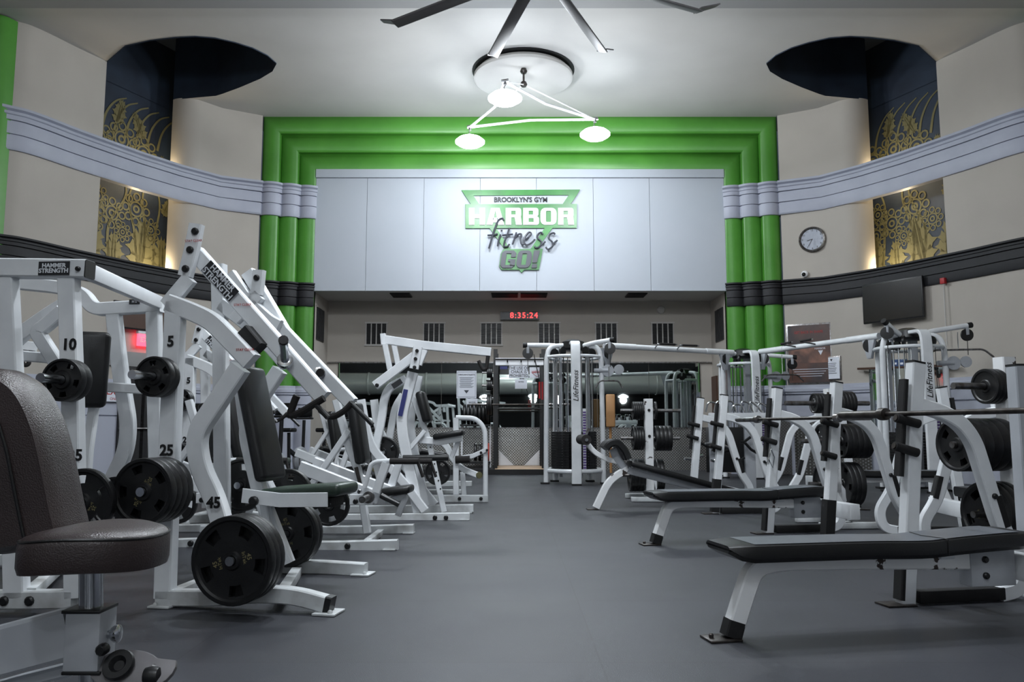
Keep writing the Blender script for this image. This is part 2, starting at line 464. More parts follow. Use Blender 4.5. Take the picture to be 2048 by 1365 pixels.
def moulding(name, pts, prof, m, side):
    """vertical closed profile [(offset into the room, z)] swept along a plan path"""
    bm = bmesh.new(); cols = []
    offs = {}
    for o, z in prof:
        if o not in offs: offs[o] = plan_off(pts, o, side)
    for i in range(len(pts)):
        cols.append([bm.verts.new((offs[o][i].x, offs[o][i].y, z)) for o, z in prof])
    n = len(prof)
    for i in range(len(pts)-1):
        for j in range(n): bm.faces.new((cols[i][j], cols[i][(j+1) % n], cols[i+1][(j+1) % n], cols[i+1][j]))
    bm.faces.new(cols[0]); bm.faces.new(cols[-1][::-1])
    return struct(name, bm, m, smooth=30)
def band_prof(z0, z1, d=.07, back=-.10):
    h = z1-z0
    return [(back, z0), (d*.6, z0), (d*.8, z0+.03), (d*.8, z0+h*.34), (d*.35, z0+h*.345), (d*.35, z0+h*.368), (d*.85, z0+h*.373), (d*.85, z0+h*.66), (d*.35, z0+h*.665), (d*.35, z0+h*.69),
            (d, z0+h*.695), (d, z0+h*.80), (d*1.3, z0+h*.82), (d*1.3, z0+h*.88), (d*.8, z0+h*.90), (d*1.5, z0+h*.94), (d*1.5, z1), (back, z1)]
# side wall, left then right; continues off frame to the balcony behind
REAR = -4.6
far_pts = [Vector((wl[9].x-.72, wl[9].y-.62)), Vector((-9.45, 10.5)), Vector((-9.45, REAR))]
WALL_L = PLAN+far_pts
def fluteplan(mirror):
    q = [Vector((XL+s, y)) for s, y in FL[:-1]]
    return [mir(p) for p in q] if mirror else q
for sd, nm in ((1, 'left'), (-1, 'right')):
    mp = (lambda p: p) if sd > 0 else mir
    W = [mp(p) for p in WALL_L]
    sgn = -1 if sd > 0 else 1
    # walls: far piece with rolled lip, near piece
    f0, f1, f2 = W[0], W[1], W[2]
    d = (f2-f1).normalized(); nout = Vector((d.y, -d.x))*(-sgn)       # away from the room
    room = Vector((XC, 12))
    if (f2+nout-room).length < (f2-room).length: nout = -nout
    lip = [f2-d*.42+(d*math.sin(a)+nout*(1-math.cos(a)))*.42 for a in [PI/2*k/8 for k in range(9)]]
    lip.append(lip[-1]+Vector((-.22*sd, .975))*.8)
    n0 = W[4]; dn = (W[3]-W[4]).normalized()
    def wallstrip(bm, pts, z0, z1):
        vs = [(bm.verts.new((p.x, p.y, z0)), bm.verts.new((p.x, p.y, z1))) for p in pts]
        for a, b in zip(vs, vs[1:]): bm.faces.new((a[0], b[0], b[1], a[1]))
    bm = bmesh.new()
    fp = [f0, f1]+lip
    wallstrip(bm, fp, 3.9, ZC)
    near = [n0+nout*.75, n0]+[Vector(p) for p in W[5:]]
    wallstrip(bm, near, 3.9, ZC)
    lowpath = [f0, f1, f2, W[3], n0]+W[5:]
    # wainscot height and up to the black band: one continuous wall, solid below the niche
    wallstrip(bm, lowpath, 0, 3.95)
    struct('wall_'+nm, bm, 'wall_beige', smooth=40)
    # niche: mural wall and blue dome
    B0 = lip[-1]; B1 = n0+nout*.75
    curve = [zat(x, y, ZC) for x, y in [(215, 102), (250, 91), (300, 80), (350, 74), (390, 72), (430, 75), (470, 84), (505, 95), (535, 110), (553, 126), (545, 141), (520, 156), (480, 173), (445, 186), (432, 190)]]
    if sd < 0: curve = [Vector((2*XC-p.x, p.y, 0)) for p in curve]
    curve = [Vector((p.x, p.y)) for p in curve]
    hole = [B1, n0]+curve[1:]+[lip[5], lip[8], B0]
    bm = bmesh.new()
    wallstrip(bm, [B0, B1], 4.0, ZC); 
    hh = hole+[hole[0]]
    wallstrip(bm, hh, ZC-.02, 9.3)
    wallstrip(bm, [n0, B1], 4.1, ZC)
    cx = sum((p.x for p in hole))/len(hole); cy = sum((p.y for p in hole))/len(hole)
    tri = geometry.tessellate_polygon([[Vector((p.x, p.y, 0)) for p in hole]])
    vs = [bm.verts.new((p.x, p.y, 9.3)) for p in hole]
    for t in tri: bm.faces.new([vs[i] for i in t])
    struct('wall_niche_'+nm, bm, 'navy', smooth=40)
    # sill of the niche behind the black band
    bm = bmesh.new(); vs = [bm.verts.new((p.x, p.y, 4.05)) for p in (f2-d*.42, B0, B1, n0)]; bm.faces.new(vs); struct('trim_sill_'+nm, bm, 'wall_beige')
    if sd > 0: HL, FLIP, BL = hole, lip, (B0, B1)
    else: HR, BR = hole, (B0, B1)
    # mural painting: gold flowers over the blue back wall
    bx = (B1-B0).normalized(); L = (B1-B0).length; inn = -nout
    if sd < 0: bx = -bx; o0 = B1
    else: o0 = B0
    # u runs from the left of the picture to the right as seen from the room
    if sd > 0: U0 = B1; ux = (B0-B1).normalized()
    else: U0 = B0; ux = (B1-B0).normalized()
    NB = Vector((inn.x, inn.y, 0))*.012
    def mp3(u, z): return Vector((U0.x+ux.x*u, U0.y+ux.y*u, z))+NB
    rnd = random.Random(3 if sd > 0 else 11)
    bm = bmesh.new()
    def poly(pts):
        vs = [bm.verts.new(mp3(u, z)) for u, z in pts]
        try: bm.faces.new(vs)
        except Exception: pass
    def ring(u, z, r0, r1, n=20):
        A = [bm.verts.new(mp3(u+r0*math.cos(2*PI*k/n), z+r0*math.sin(2*PI*k/n))) for k in range(n)]
        B = [bm.verts.new(mp3(u+r1*math.cos(2*PI*k/n), z+r1*math.sin(2*PI*k/n))) for k in range(n)]
        for k in range(n): bm.faces.new((A[k], A[(k+1) % n], B[(k+1) % n], B[k]))
    def flower(u, z, r, petals=8):
        ring(u, z, r*.12, r*.24); ring(u, z, r*.38, r*.48)
        for k in range(petals):
            a = 2*PI*k/petals; ring(u+r*.74*math.cos(a), z+r*.74*math.sin(a), r*.17, r*.27, 10)
    def stem(pts, w):
        P = smooth_path([Vector((a, b)) for a, b in pts], 6); l = []; rr = []
        for i, p in enumerate(P):
            a = P[max(0, i-1)]; b = P[min(len(P)-1, i+1)]; t = (b-a).normalized(); nn = Vector((-t.y, t.x))*w*(1-.6*i/len(P))
            l.append(p+nn); rr.append(p-nn)
        for i in range(len(P)-1): poly([l[i], l[i+1], rr[i+1], rr[i]])
    def leaf(u, z, h, a0, wd=.38):
        c, s = math.cos(a0), math.sin(a0)
        def R(x, y): return (u+x*c-y*s, z+x*s+y*c)
        poly([R(0, 0), R(wd*h*.22, h*.35), R(wd*h*.20, h*.7), R(0, h*1.05), R(-wd*h*.20, h*.7), R(-wd*h*.22, h*.35)])
        for sg in (-1, 1):
            for i in range(4):
                y0 = h*(.10+.20*i); k = (.9, 1.0, .78, .45)[i]*wd*h
                poly([R(sg*.01, y0), R(sg*k*.6, y0+h*.02), R(sg*k*.72, y0+h*.10), R(sg*k*1.05, y0+h*.16), R(sg*k*.75, y0+h*.20), R(sg*k*.62, y0+h*.30), R(sg*k*.35, y0+h*.22), R(sg*.01, y0+h*.26)])
    for (u, h) in ((.10, 1.0), (.34, .8), (.62, 1.25), (.86, .95)):
        leaf(L*u, 4.15, h*.95, rnd.uniform(-.2, .2), .34)
    for k in range(4):
        u = L*rnd.uniform(.1, .9); stem([(u, 4.2), (u+rnd.uniform(-.15, .15), 5.0), (u+rnd.uniform(-.3, .3), 5.8), (u+rnd.uniform(-.4, .4), 6.6)], .035)
    for (u, z, r) in ((.12, 5.1, .24), (.3, 5.28, .26), (.55, 5.5, .28), (.72, 5.15, .2), (.15, 5.55, .2), (.42, 4.95, .17),
                      (.12, 6.75, .28), (.36, 6.85, .3), (.6, 6.72, .3), (.8, 6.5, .2), (.28, 6.5, .2)):
        flower(L*u, z, r*1.25)
    for (u, z, h, a) in ((.45, 6.35, .5, -.6), (.75, 6.3, .55, -.3), (.2, 6.4, .45, .4), (.85, 5.5, .5, -.4), (.6, 7.0, .6, .5), (.3, 7.1, .6, -.2)):
        leaf(L*u, z, h, a, .30)
    for k in range(6):
        u = L*(.15+.12*k); stem([(u, 6.9), (u+.1, 7.3), (u+.3, 7.6), (u+.55, 7.75)], .03)
    o = link('mural_painting', bm, 'gold_paint', loc=(U0.x, U0.y, 4.2), recalc=False, smooth=0)
    tag(o, 'gold flower and leaf painting on the dark blue niche wall at the ' + nm, 'mural', 'gold floral murals')
    # cove lamps
    pth = f2+(W[3]-f2)*.10+nout*.42
    lamp('cove_light', 'POINT', (pth.x, pth.y, ZG1-.12), 15, WARM, .15)
    lamp('cove_light', 'POINT', (pth.x, pth.y, ZB1+.1), 17, WARM, .15)
    pm = (f2+n0)*.5+nout*.25
    lamp('cove_light', 'POINT', (pm.x, pm.y, ZB1+.1), 3, WARM, .1)
    lamp('cove_light', 'POINT', (pm.x, pm.y, ZG1-.05), 3, WARM, .1)
    lamp('cove_light', 'POINT', (pm.x, pm.y, ZG0-.15), 3, WARM, .1)
    # mouldings
    path = [Vector((p.x, p.y)) for p in (fluteplan(sd < 0)[::-1]+W[0:])]
    side = 1 if sd < 0 else -1
    moulding('trim_grey_band_'+nm, path, band_prof(ZG0, ZG1), 'band_grey', side)
    moulding('trim_black_band_'+nm, path, band_prof(ZB0, ZB1, .06), 'band_black', side)
    hw = ZW
    moulding('trim_wainscot_'+nm, path, [(-.05, 0), (.05, 0), (.05, 1.2), (.02, 1.205), (.02, 1.225), (.055, 1.23), (.055, 1.47), (.02, 1.475), (.02, 1.495), (.06, 1.50), (.06, 1.68), (.02, 1.685), (.02, 1.70), (.07, 1.71), (.07, 1.74), (.09, 1.76), (.09, 1.82), (.07, 1.84), (.07, hw), (-.05, hw)], 'wainscot', side)
    # green pilaster at the frame edge (nearer the camera)
    bm = bmesh.new(); q = plan_off(W[NP-2:NP+2], .02, side)
    pl = [q[1], q[2]]
    a, b = q[1], q[2]; t = (b-a); nn = Vector((t.y, -t.x)).normalized()*side
    pts = []
    for k in range(2):
        for j in range(9):
            f = (k+j/8)/2; pts.append(a+t*1.0*f+nn*(.10*math.sin(PI*j/8)))
    wallstrip(bm, pts, ZW, ZC-.02); struct('trim_pilaster_'+nm, bm, 'green_paint', smooth=50)
# floor
bm = bmesh.new(); vs = [bm.verts.new(q) for q in ((-9.6, -16, 0), (9.96, -16, 0), (9.96, 19.3, 0), (-9.6, 19.3, 0))]; bm.faces.new(vs)
struct('floor', bm, 'rubber_floor', smooth=0)
# ceiling with two niche holes
outer = [(-9.6, 12.4), (9.96, 12.4), (9.96, 18.2), (-9.6, 18.2)]
def ccw(p):
    a = sum(p[i].x*p[(i+1) % len(p)].y-p[(i+1) % len(p)].x*p[i].y for i in range(len(p))); return p if a > 0 else p[::-1]
loops = [[Vector((x, y, ZC)) for x, y in outer], [Vector((p.x, p.y, ZC)) for p in ccw(HL)[::-1]], [Vector((p.x, p.y, ZC)) for p in ccw(HR)[::-1]]]
tri = geometry.tessellate_polygon(loops); flat = [v for l in loops for v in l]
bm = bmesh.new(); vs = [bm.verts.new(v) for v in flat]
for t in tri:
    try: bm.faces.new([vs[i] for i in t])
    except Exception: pass
box(bm, -9.6, 9.96, -4.6, 10.0, ZC+.25, ZC+.35)
struct('ceiling', bm, 'ceiling_paint', smooth=0)
bm = bmesh.new(); box(bm, -9.6, 9.96, 9.9, 12.42, ZC-.12, ZC+.4); struct('trim_ceiling_beam', bm, 'beam_paint', smooth=0)
# white panel over the opening, with seams
X0, X1 = XL+1.14, XR-1.14
ZS = 4.03
bm = bmesh.new()
sx = [X0]+[at(x, 460, 17.6).x for x in (733, 847, 960, 1073, 1187, 1300)]+[X1]
for a, b in zip(sx, sx[1:]): box(bm, a+.004, b-.004, 17.6, 17.66, ZS, ZC-1.33)
box(bm, X0, X1, 17.57, 17.66, ZC-1.32, ZC-1.1)
struct('wall_panel_front', bm, 'panel_white', smooth=0)
bm = bmesh.new(); box(bm, X0-.2, X1+.2, 17.67, 17.72, ZS, ZC-1.0); struct('wall_panel_backing', bm, 'seam_grey', smooth=0)
bm = bmesh.new(); box(bm, X0-.3, X1+.3, 17.66, YB+.1, ZS, ZS+.1); struct('ceiling_recess', bm, 'ceiling_paint', smooth=0)
bm = bmesh.new(); box(bm, X0-.3, X1+.3, YB, YB+.1, 0, ZS); struct('wall_back', bm, 'wall_beige', smooth=0)
for x, s, nm in ((X0, -1, 'left'), (X1, 1, 'right')):
    bm = bmesh.new(); box(bm, x+s*.0, x+s*.12, 17.7, YB, 0, ZS); struct('wall_recess_'+nm, bm, 'wall_beige', smooth=0)
# dark louvred vents in the back wall
for px in (753, 868, 982.5, 1098, 1212.5, 1325):
    a = at(px-21, 690, YB); b = at(px+21, 647, YB); g = empty('wall_vent', ((a.x+b.x)/2, YB, a.z), {753: 'dark louvred wall vent, leftmost of the six under the white panel', 868: 'dark louvred wall vent, second from the left of six', 982.5: 'dark louvred wall vent just left of the red digital clock',
        1098: 'dark louvred wall vent just right of the red digital clock', 1212.5: 'dark louvred wall vent, second from the right of six', 1325: 'dark louvred wall vent, rightmost, below the round detector'}[px], 'vent', 'dark vents along the back wall')
    bm = bmesh.new(); w4 = (b.x-a.x)/4
    for k in range(5): box(bm, a.x+k*w4-.012, a.x+k*w4+.012, YB-.03, YB, a.z, b.z)
    box(bm, a.x-.03, b.x+.03, YB-.035, YB, a.z-.03, a.z+.01); box(bm, a.x-.03, b.x+.03, YB-.035, YB, b.z-.01, b.z+.03)
    link('vent_frame', bm, 'ceiling_paint', g)
    bm = bmesh.new(); box(bm, a.x, b.x, YB-.012, YB-.002, a.z, b.z)
    for k in range(14):
        z = a.z+(b.z-a.z)*(k+.5)/14; rbox(bm, ((a.x+b.x)/2, YB-.016, z), ((1, 0, 0), (0, 1, .7), (0, -.7, 1)), (b.x-a.x, .016, .006), 0)
    link('louvre', bm, 'black_metal', g)
# side vents in the recess walls
for x, s, nm in ((X0, 1, 'left'), (X1, -1, 'right')):
    def f(bm):
        box(bm, x, x+s*.02, 17.95, 18.65, 2.98, 3.72)
        for k in range(6): box(bm, x+s*.02, x+s*.035, 17.97+.115*k, 18.0+.115*k, 3.0, 3.7)
    solo('wall_vent', 'black_metal', f, 'tall dark vent on the '+nm+' side wall of the recess', 'vent')
# soffit grilles
for px0, px1, lab in ((783, 822, 'small black ceiling grille at the left of the soffit'), (983, 1036, 'black soffit grille left of centre above the digital clock'), (1041, 1094, 'black soffit grille right of centre above the digital clock'), (1253, 1291, 'small black ceiling grille at the right of the soffit')):
    a = zat(px0, 590, ZS); b = zat(px1, 590, ZS)
    def f(bm):
        box(bm, a.x, b.x, a.y-.28, a.y+.28, ZS-.02, ZS)
        for k in range(7): box(bm, a.x+.01, b.x-.01, a.y-.26+k*.08, a.y-.24+k*.08, ZS-.032, ZS-.02)
    solo('ceiling_grille', 'black_metal', f, lab, 'vent')
# mirror strip, steel kick plates
a = at(674, 857, YB); b = at(1400, 727, YB)
xs = [a.x+(b.x-a.x)*k/7 for k in range(8)]
for k in range(7):
    solo('wall_mirror', 'mirror', lambda bm: box(bm, xs[k]+.004, xs[k+1]-.004, YB-.03, YB-.012, 1.0, b.z), 'mirror panel on the back wall, %s from the left' % ['first', 'second', 'third', 'fourth', 'fifth', 'sixth', 'seventh'][k], 'mirror', 'mirror panels along the back wall', smooth=0)
bm = bmesh.new(); box(bm, X0+.02, X1-.02, YB-.05, YB-.001, .0, .995); struct('trim_2', bm, 'diamond_plate', smooth=0)
bm = bmesh.new(); box(bm, X0+.02, X1-.02, YB-.065, YB-.03, .97, 1.0); box(bm, X0+.02, X1-.02, YB-.06, YB-.03, b.z, b.z+.03); struct('trim_3', bm, 'steel', smooth=0)
# ---------------- behind the camera: balcony front, duct, low dark ceiling
bm = bmesh.new(); box(bm, -9.5, 9.9, REAR-.2, REAR, 3.3, 8.3); struct('wall_rear', bm, 'wall_beige', smooth=0)
bm = bmesh.new(); box(bm, -9.4, 9.8, REAR-.01, REAR+.08, 3.62, 4.6); struct('trim_4', bm, 'band_black', smooth=0)
bm = bmesh.new(); box(bm, -9.5, 9.9, -16, REAR-.2, 3.05, 3.3); struct('ceiling_balcony', bm, 'dark_wall', smooth=0)
bm = bmesh.new(); box(bm, -9.5, 9.9, -16.1, -16, 0, 3.3); box(bm, -9.7, -9.5, -16, REAR, 0, 3.3); box(bm, 9.9, 10.1, -16, REAR, 0, 3.3); struct('wall_balcony', bm, 'dark_wall', smooth=0)
def f(bm):
    P = [Vector((x, REAR+.95+.3*math.sin(x*.35), 3.28)) for x in [-9.0+k for k in range(19)]]
    tube(bm, P, .56, 20)
    for x in (-7.5, -4.5, -1.5, 1.5, 4.5, 7.5):
        lathe(bm, [(.575, -.05), (.6, -.03), (.6, .03), (.575, .05)], (x, REAR+.95+.3*math.sin(x*.35), 3.28), (1, 0, 0), 20)
solo('air_duct', 'duct', f, 'large silver air duct seen only in the back mirror', 'duct')
solo('red_pipe', 'red_paint', lambda bm: tube(bm, [(-9.2, -5.6, 2.9), (9.5, -5.6, 2.9)], .05), 'long red sprinkler pipe seen only in the back mirror', 'pipe')
for k, q in enumerate(PEND):
    g = empty('pendant_lamp', (q[0], q[1], 2.75), 'round white pendant lamp under the rear balcony, '+PEND_LAB[k], 'lamp', 'pendant lamps under the balcony')
    bm = bmesh.new(); lathe(bm, [(.02, .14), (.1, .12), (.27, .03), (.28, 0), (.2, -.05), (.02, -.07)], (q[0], q[1], 2.75), (0, 0, 1), 20); link('lamp_shade', bm, 'lamp_glow', g)
    bm = bmesh.new(); tube(bm, [(q[0], q[1], 2.88), (q[0], q[1], 3.06)], .012); link('cord', bm, 'black_metal', g)
# ---------------- helper: hit of a pixel ray on the side walls
def wall_hit(px, py, right=True, off=.0):
    W = [(mir(p) if right else p) for p in WALL_L]; 
    r = ray(px, py); best = None
    for a, b in zip(W, W[1:]):
        d = b-a; den = r.x*d.y-r.y*d.x
        if abs(den) < 1e-9: continue
        t = (a.x*d.y-a.y*d.x)/den; s = (a.x*r.y-a.y*r.x)/den
        if t > 0 and -.001 <= s <= 1.001 and (best is None or t < best[0]):
            tt = d.normalized(); n = Vector((-tt.y, tt.x, 0)) if right else Vector((tt.y, -tt.x, 0))
            if n.dot(r) > 0: n = -n
            best = (t, n)
    t, n = best; return O0+r*t+n*off, n
# ================================================================== chandelier, fan, ceiling disc
def chandelier():
    hub = Vector((.22, 14.45, 7.42)); ZT = 6.92
    g = empty('chandelier', (hub.x, hub.y, ZC), 'triangular white tube chandelier with three glowing lamps under a round ceiling disc', 'chandelier', 'triangular chandeliers')
    bm = bmesh.new(); lathe(bm, [(.02, -.20), (.92, -.20), (.965, -.17), (.965, -.11), (.93, -.09), (.90, -.04), (.6, -.03)], (hub.x, 15.0, ZC), (0, 0, 1), 56); link('ceiling_disc', bm, 'ceiling_paint', g)
    bm = bmesh.new(); lathe(bm, [(1.0, -.012), (1.0, -.001)], (hub.x, 15.0, ZC), (0, 0, 1), 56); link('recess_shade_disc', bm, 'rubber', g)  # flat black disc stands in for the shade in the gap above the disc
    bm = bmesh.new(); tube(bm, [(hub.x, hub.y, ZC-.19), (hub.x, hub.y, 7.40)], .02); lathe(bm, [(.05, -.04), (.07, 0), (.05, .05)], (hub.x, hub.y, ZC-.26), (0, 0, 1), 12); lathe(bm, [(.05, -.04), (.07, 0), (.05, .05)], (hub.x, hub.y, 7.42), (0, 0, 1), 12); link('stem', bm, 'dark_steel', g)
    V = [Vector((q[0], q[1], ZT)) for q in CHAND]
    bm = bmesh.new()
    for i in range(3):
        a, b = V[i], V[(i+1) % 3]; m = (a+b)/2
        d = (hub-m); d.z = 0; m = m+d.normalized()*.16
        tube(bm, [a, m, b], .026, 8)
        tube(bm, [a, Vector((hub.x, hub.y, 7.42))], .011, 6)
    link('tube_frame', bm, 'white_plastic', g)
    for v in V:
        bm = bmesh.new(); lathe(bm, [(.02, .13), (.10, .12), (.22, .07), (.29, .01), (.29, -.02), (.2, -.08), (.1, -.115), (.02, -.12)], (v.x, v.y, 6.62), (0, 0, 1), 28); s = link('lamp_shade', bm, 'lamp_glow', g)
        bm = bmesh.new(); tube(bm, [v+Vector((0, 0, .03)), (v.x, v.y, 6.86)], .03, 8); tube(bm, [(v.x+.02, v.y, 6.88), (v.x-.02, v.y, 6.82), (v.x, v.y, 6.74)], .010, 6); tube(bm, [v+Vector((-.06, 0, 0)), v+Vector((.06, 0, .02))], .035, 8); link('lamp_hook', bm, 'steel', g)
    return g
ch = chandelier()
for k, d in enumerate(CH2):  # the rear copy is added for its fill light
    copy_tree(ch, (ch.location.x, ch.location.y+d[1], ZC+(.0)), 0, ['triangular chandelier hanging above the viewer, out of the picture', 'triangular chandelier added near the balcony for fill light, out of the picture'][k])
def fan():
    C = Vector((.35, 9.05, 6.48)); R = 2.35
    g = empty('ceiling_fan', tuple(C), 'large grey ceiling fan with long blades and upturned tips at the top edge', 'fan')
    bm = bmesh.new(); lathe(bm, [(.12, -.12), (.3, -.1), (.34, 0), (.3, .08), (.12, .12), (.05, .14), (.05, 1.2), (.2, 1.22), (.2, 1.3)], C, (0, 0, 1), 24); link('motor_hub', bm, 'fan_grey', g)
    for k in range(9):
        a = math.radians(90-4.5+20+40*k); d = Vector((math.cos(a), math.sin(a), 0)); t = Vector((-d.y, d.x, 0))
        bm = bmesh.new(); rbox(bm, C+d*(R*.5+.12), (d, t+Vector((0, 0, .25)), (0, 0, 1)), (R-.2, .15, .03), .01); b = link('blade', bm, 'fan_grey', g)
        bm = bmesh.new(); e = C+d*R
        prism(bm, [e-t*.08-d*.02, e+t*.08-d*.02, e+t*.02+d*.27+Vector((0, 0, .12)), e-t*.08+d*.30+Vector((0, 0, .13))], (0, 0, .02)); link('blade_tip', bm, 'fan_grey', b)
    return g
fan()
# ================================================================== left side: plate-loaded machines
WP, BP, BV, FO = 'white_paint', 'base_paint', 'black_vinyl', 'grip_foam'
def decal(g, name, m, c, x, y, w, h, txt, tm, size, lines=1, **k):
    """a flat label with writing: centre, x and y direction"""
    M = frame_M(c, x, y); q = g.part(name, m); rbox(q.bm, c, (M.col[0][:3], M.col[1][:3], M.col[2][:3]), (w, h, .003), 0)
    t = g.part('lettering', tm, q); ls = txt.split('\n')
    for i, s in enumerate(ls):
        text_bm(t.bm, s, size, M @ Matrix.Translation((0, (len(ls)-1)*size*.43-i*size*.86, .003)), .0012, **k)
    return q
def number(g, s, p, size, x, y):
    q = g.part('number', 'black_ink'); text_bm(q.bm, s, size, frame_M(p, x, y), .001, bold=.003)
Z = Vector((0, 0, 1))
TW = -1  # towards the camera along the rig normal

def machine_high_row():
    g = Rig('high_row_machine', 'big white plate-loaded high row machine with angled lever arms, front left of the aisle', 'exercise machine', (-1.996, 4.64), -10.6)
    N = g.N
    FAR = 1.12
    q = g.part('base_frame', BP)
    q.beam(g.ps([(318, 1195), (430, 1196), (520, 1188), (590, 1191), (655, 1209)], .0), .088, .075, .12)
    q.beam(g.ps([(478, 1126), (560, 1134), (640, 1134), (732, 1140)], FAR), .088, .075, .12)
    a = g.p(560, 1196, 0); b = g.p(596, 1140, FAR); rbox(q.bm, (a+b)/2, ((b-a), g.U, Z), ((b-a).length, .07, .06), .005)
    a = g.p(331, 1196, 0); b = g.p(486, 1134, FAR); rbox(q.bm, (a+b)/2, ((b-a), g.U, Z), ((b-a).length, .07, .06), .005)
    for px, py, off, s in ((657, 1228, 0, 1), (331, 1213, 0, -1), (726, 1151, FAR, 1), (492, 1143, FAR, -1)):
        c = g.p(px, py, off); c.z = .008; q = g.part('foot', BP); rbox(q.bm, c, (g.U, N, Z), (.13, .15, .012), .003)
        lathe(q.bm, [(.008, .022), (.014, .014), (.014, 0)], c+g.U*.03*s-N*.05, Z, 8)
    g.part('end_cap', 'black_metal').beam(g.ps([(653, 1208), (665, 1211)], 0), .09, .077)
    q = g.part('rear_upright', WP)
    q.beam(g.ps([(330, 1196), (340, 900), (352, 604)], 0), .105, .075)
    q.beam(g.ps([(438, 530), (443, 800), (446, 1125)], FAR), .10, .075)
    q = g.part('top_arch', WP); q.beam(g.ps([(340, 607), (380, 622), (425, 642), (462, 680), (504, 724)], 0), .105, .075, .25)
    q.beam(g.ps([(444, 610), (486, 640), (540, 690), (575, 730)], FAR), .10, .075, .25)
    q = g.part('curved_leg', WP); q.beam(g.ps([(482, 735), (428, 815), (392, 868), (400, 935), (432, 1000), (458, 1100), (470, 1190)], 0.02), .105, .075, .28)
    q.beam(g.ps([(560, 740), (520, 800), (492, 850), (500, 905), (525, 960), (565, 1040), (590, 1125)], FAR), .10, .075, .26)
    # lever arms
    def lever(pts, br, off, bp):
        l = g.part('lever_arm', WP); l.beam(g.ps(pts, off), .095, .065)
        s = g.part('lever_bracket', WP, l)
        s.beam(g.ps(br[0], off-.06), .085, .05); s.beam(g.ps(br[1], off-.06), .09, .05)
        for p in bp: g.bolt(g.p(p[0], p[1], off-.09), .022, l)
        return l
    l1 = lever([(392, 506), (520, 650), (648, 796)], [[(394, 449), (384, 500), (371, 553)], [(381, 556), (334, 612)]], .12, [(390, 463), (380, 500), (371, 538)])
    c = g.p(440, 562, .07); dx = (g.p(472, 598, .07)-g.p(404, 522, .07)).normalized()
    decal(g, 'maker_plate', 'label_dark', c, dx, dx.cross(-N)*-1, .27, .085, 'HAMMER\nSTRENGTH', 'letter_white', .052, bold=.001)
    l2 = lever([(497, 545), (567, 664), (704, 808)], [[(519, 541), (516, 571), (513, 590)], [(520, 590), (470, 640)]], .98, [(513, 556)])
    l2.beam(g.ps([(461, 548), (500, 605), (541, 642), (560, 652)], .92), .08, .05, .1)
    q = g.part('bumper', 'rubber'); q.beam(g.ps([(488, 664), (518, 700)], .06), .10, .10)
    # grips
    for off, l, P in ((.12, l1, [[(648, 797), (600, 826), (578, 834), (590, 800), (594, 792)], [(628, 806), (656, 836)]]), (.98, l2, [[(704, 806), (690, 822), (662, 838), (640, 820)], [(700, 805), (745, 850)]])):
        for k, p in enumerate(P):
            h = g.part('handle', FO if k == 0 else 'black_metal', l); h.tube(g.ps(p, off-.05), .021 if k == 0 else .016, .05)
    # horns on the levers
    for (a, b, off, l) in (((570, 724), (567, 683), .05, l1), ((637, 748), (640, 746), .95, l2)):
        h = g.part('weight_horn', 'chrome', l); A = g.p(*a, off); B = g.p(b[0], b[1], off-.22); h.tube([A, B], .025)
        lathe(h.bm, [(.045, 0), (.045, .03), (.03, .035)], A, B-A, 16); e = g.part('horn_cap', 'rubber', l); e.tube([B, B+(B-A).normalized()*.02], .027)
    # seat group in the middle plane
    MID = .55
    q = g.part('seat_post', WP); q.beam(g.ps([(476, 720), (502, 910), (521, 990), (575, 1128)], MID+.05), .09, .06)
    q.beam(g.ps([(528, 1000), (545, 1120)], MID-.03), .05, .05)
    q = g.part('seat_bracket', WP); q.beam(g.ps([(485, 992), (560, 1001), (655, 1000)], MID-.17), .085, .012); q.beam(g.ps([(485, 990), (560, 999), (655, 996)], MID+.12), .085, .012)
    g.bolt(g.p(507, 1003, MID-.19), .03)
    q = g.part('backrest', BV); a = g.p(497, 735, MID); b = g.p(543, 962, MID); d = (b-a); ax = d.normalized()
    rbox(q.bm, (a+b)/2, (ax, N, ax.cross(N)), (d.length, .30, .085), .035, 3)
    q = g.part('seat', 'green_vinyl'); a = g.p(540, 988, MID); b = g.p(699, 977, MID); d = b-a
    rbox(q.bm, (a+b)/2+Z*0, (d, N, Z), (d.length, .33, .075), .03, 3)
    q = g.part('thigh_stop', 'rubber'); q.box(g.p(662, 1003, MID), (.09, .2, .06))
    # storage horns and plates
    H = []
    for (px, py, n, R, t, ln, lab, hol) in ((323+8, 756, 2, .115, .045, .30, 'upper horn of the front high row machine', True), (336, 978, 4, .180, .05, .25, 'middle horn of the front high row machine', True), (497, 1112, 3, .235, .05, .20, 'lowest horn of the front high row machine', True)):
        A = g.p(px, py, -.04); B = A-N*ln; h = g.part('weight_horn', 'chrome'); tube(h.bm, [A, B], .025, 16); lathe(h.bm, [(.04, 0), (.04, .02)], A, -N, 16)
        stack(A-N*.03, -N, n, R, t, lab, 'plates stored on the front-left machine', hol, (('45', 'InTek') if R > .2 else ('25', 'InTek') if R > .15 else None), spin=.4, size='large black' if R > .2 else 'medium black' if R > .15 else 'small black')
    A = g.p(590, 1064, FAR+.02); tube(g.part('weight_horn', 'chrome').bm, [A, A-N*.2], .025, 16)
    stack(A-N*.03, -N, 2, .225, .05, 'far side horn behind the green seat', 'plates stored on the front-left machine', True, ('45', 'InTek'), 2.6, 'large black')
